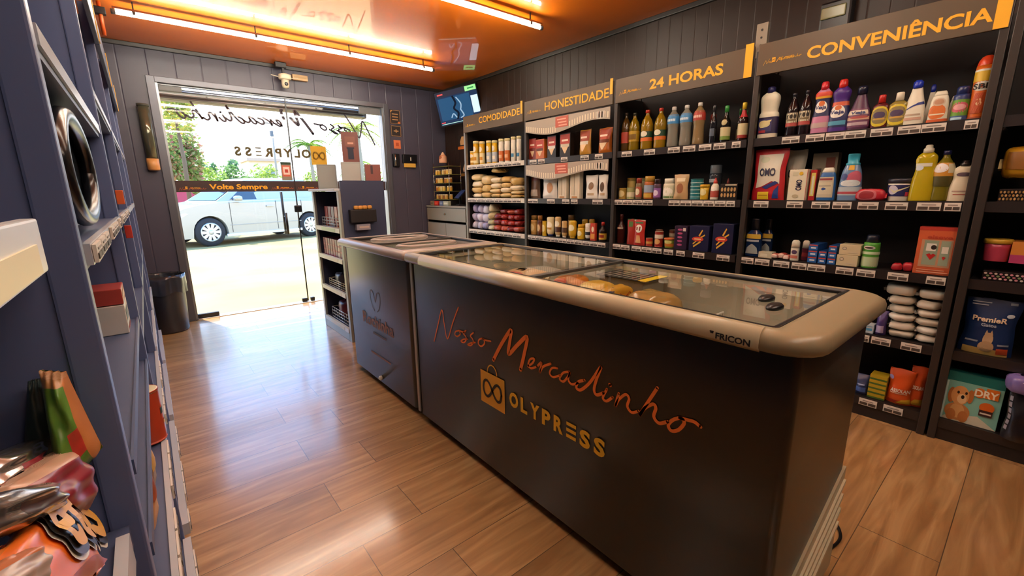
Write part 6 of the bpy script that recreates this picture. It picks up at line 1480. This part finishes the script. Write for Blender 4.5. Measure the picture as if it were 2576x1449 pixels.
car.location = (1.13-1.1*(.78*cos(th)+.72*sin(th)), 12.94-1.1*(.78*sin(th)-.72*cos(th)), -.012)
car2 = make_car('#b52a30', 'red car parked beyond the silver hatchback, mostly hidden')
car2.rotation_euler = (0, 0, .2); car2.location = (-2.1, 19.0, -.012)

LC = {}
def leaf(h):
    if h in LC: return LC[h]
    mt = bpy.data.materials.new('leaf_'+h.strip('#')); mt.use_nodes = True
    t = mt.node_tree; t.nodes.clear()
    o = N(t, 'ShaderNodeOutputMaterial'); mx = N(t, 'ShaderNodeMixShader'); d = N(t, 'ShaderNodeBsdfDiffuse'); tr = N(t, 'ShaderNodeBsdfTranslucent')
    d.inputs[0].default_value = (*lin(h), 1); tr.inputs[0].default_value = (*lin(h), 1); mx.inputs[0].default_value = .5
    t.links.new(d.outputs[0], mx.inputs[1]); t.links.new(tr.outputs[0], mx.inputs[2]); t.links.new(mx.outputs[0], o.inputs[0])
    LC[h] = mt
    return mt
def foliage(name, label, c, rad, n, size, cols, trunk=None, cat='tree', grp=None, seed=1, lump=5):
    r = empty(name, (c[0], c[1], -.012), 0, label, cat, grp)
    rd = random.Random(seed)
    b = B()
    cen = [(rd.uniform(-.6, .6), rd.uniform(-.6, .6), rd.uniform(-.6, .6), rd.uniform(.45, .75)) for _ in range(lump)]
    ms = [leaf(x) for x in cols]
    for i in range(n):
        q = rd.choice(cen)
        v = Vector((rd.gauss(0, 1), rd.gauss(0, 1), rd.gauss(0, 1))).normalized()*q[3]*rd.uniform(.6, 1)
        p = Vector(((q[0]+v.x)*rad[0], (q[1]+v.y)*rad[1], c[2]+(q[2]+v.z)*rad[2]))
        if p.z < .05: continue
        a = Vector((rd.gauss(0, 1), rd.gauss(0, 1), rd.gauss(0, .6))).normalized()
        o = a.cross(Vector((rd.gauss(0, 1), rd.gauss(0, 1), rd.gauss(0, 1)))).normalized()
        s = size*rd.uniform(.6, 1.3)
        b.face([p-a*s, p-o*s*.5, p+a*s, p+o*s*.5], rd.choice(ms))
    b.obj('foliage', r, fix=False)
    if trunk:
        b = B(); b.tube([(0, 0, 0), (rad[0]*.08, 0, c[2]*.6), (0, 0, c[2])], [trunk, trunk*.8, trunk*.4], M('#6a5a48', .9), 8); b.obj('trunk', r)
    return r
def palm(label, x, y, h, cr, tr, seed, cols=('#6a8a3a', '#86a04a', '#4f7434')):
    r = empty('palm_tree', (x, y, -.012), 0, label, 'tree')
    rd = random.Random(seed)
    b = B(); b.tube([(0, 0, 0), (.1, 0, h*.5), (0, 0, h)], [tr*1.2, tr, tr*.9], M('#8d8674', .9), 10); b.obj('trunk', r)
    for k in range(16):
        a = 2*pi*k/16+rd.uniform(-.15, .15); el = rd.uniform(-.1, 1.0); L_ = cr*rd.uniform(.8, 1.1)
        d = Vector((cos(a), sin(a), 0)); side = Vector((-sin(a), cos(a), 0))
        b = B(); m = leaf(rd.choice(cols))
        pts = [Vector((0, 0, h))+d*L_*t*cos(el*.6)+Vector((0, 0, L_*(sin(el)*t-.75*t*t))) for t in [i/8 for i in range(9)]]
        b.tube(pts, [.03*(1-t/9)+.004 for t in range(9)], m, 5)
        for i in range(1, 9):
            for sg in (-1, 1):
                for f in (0, .5):
                    p = pts[i-1].lerp(pts[i], 1-f)
                    l = cr*.26*(1-.5*abs(i-4)/5)
                    b.face([p, p+d*l*.15+Vector((0, 0, .02)), p+side*sg*l+d*l*.45-Vector((0, 0, l*.45))], m)
        b.obj('frond', r, fix=False)
    return r
# tree with blossoms at the left, crown reaching over the doorway
foliage('flowering_tree', 'loose green tree with pinkish blossoms at the left, beyond the car', (1.45, 25, 2.7), (.9, 1.1, 1.8), 5200, .10, ['#7d9a55', '#93a860', '#6a8848', '#a0ad6a', '#9aa070', '#b5926a', '#c0807a'], .1, 'tree', seed=2, lump=10)
foliage('overhanging_tree', 'tall pale green tree whose top shows in the upper left of the doorway', (1.1, 17, 3.75), (.6, .9, .6), 1500, .07, ['#93a24c', '#aab364', '#7f9450', '#c2b25a'], .07, 'tree', seed=5, lump=8)
for i, (x, y, w, h, lab) in enumerate(((3.3, 32, .85, 1.5, 'rounded green shrub left of centre beyond the car'), (4.75, 35, .8, 1.45, 'dark green shrub between the round one and the yellow green one'), (6.2, 32.5, .85, 1.5, 'yellow green shrub in the middle of the far side'), (7.75, 35.5, .7, 1.4, 'small green shrub just left of the door seam'), (9.6, 34, .75, 1.4, 'green shrub between the two palms'), (13.3, 32, .9, 1.8, 'bright green shrub at the right of the doorway'))):
    foliage('shrub', lab, (x, y, h*.95), (w, .9, h), 1500, .10, (['#86a24a', '#9ab055', '#7d9a4c', '#b0bd62'], ['#5f8048', '#6f9050', '#54744a'])[i == 1], .05, 'shrub', seed=20+i, lump=12)
foliage('hedge', 'long pale green hedge along the far side behind the shrubs', (7.0, 41.5, 1.35), (4.3, .6, 1.35), 7000, .14, ['#8aa565', '#7d9a5c', '#9ab070', '#a9b97c'], None, 'hedge', seed=77, lump=40)
for i, (x, y, h) in enumerate(((5.9, 58, 4.1), (7.75, 56, 4.2), (11.6, 57, 4.3))):
    foliage('distant_tree', ('small far tree on the skyline, the left of three', 'small far tree on the skyline, the middle of three', 'small far tree on the skyline, the right of three')[i], (x, y, h), (.75, .8, .8), 350, .16, ['#5f8a5a', '#7a9a66', '#54806a'], .09, 'tree', seed=40+i)
palm('slender palm with feathery crown left of the yellow bag sign', 8.6, 30.5, 4.2, 1.35, .10, 3)
palm('tall palm with thick pale trunk at the right of the doorway', 11.5, 30, 5.3, 1.9, .24, 4, ('#8a9a4a', '#a0a84e', '#6f8a48'))
palm('small palm with drooping fronds behind the tall one', 14.4, 38, 3.6, 1.6, .13, 6)
# low house and utility pole
r = empty('far_house', (9.15, 47, -.012), 0, 'low cream house with flat roof far beyond the shrubs', 'building')
b = B(); b.box(-1.25, 1.25, 0, 4, 0, 4.2, M('#d9cdb9', .8)); b.obj('wall', r)
b = B(); b.box(-1.4, 1.4, -.3, 4.2, 4.2, 4.45, M('#b9a596', .8)); b.obj('roof', r)
b = B(); b.box(.1, .8, -.06, 0, 2.6, 3.5, M('#7a8a94', .3)); b.obj('window', r)
b = B(); b.tube([(0, 0, 0), (.05, 0, 6.6)], .07, M('#9a948a', .8), 8)
r = empty('utility_pole', (7.95, 37, -.012), 0, 'thin utility pole rising beyond the shrubs left of the door seam', 'pole')
b.obj('pole', r)
b = B(); b.box(-.5, .5, -.05, .05, 6.2, 6.28, M('#8a847a', .8)); b.box(-.1, .1, -.1, .1, 5.3, 5.7, M('#5a6670', .5)); b.obj('crossarm', r)
# pale roadside wall at the far side
b = B(); b.box(-12, 40, 44.5, 44.8, 0, .9, M('#e4ddcc', .8)); tag(b.obj('roadside_wall'), 'long low pale wall along the far side of the yard', 'wall')
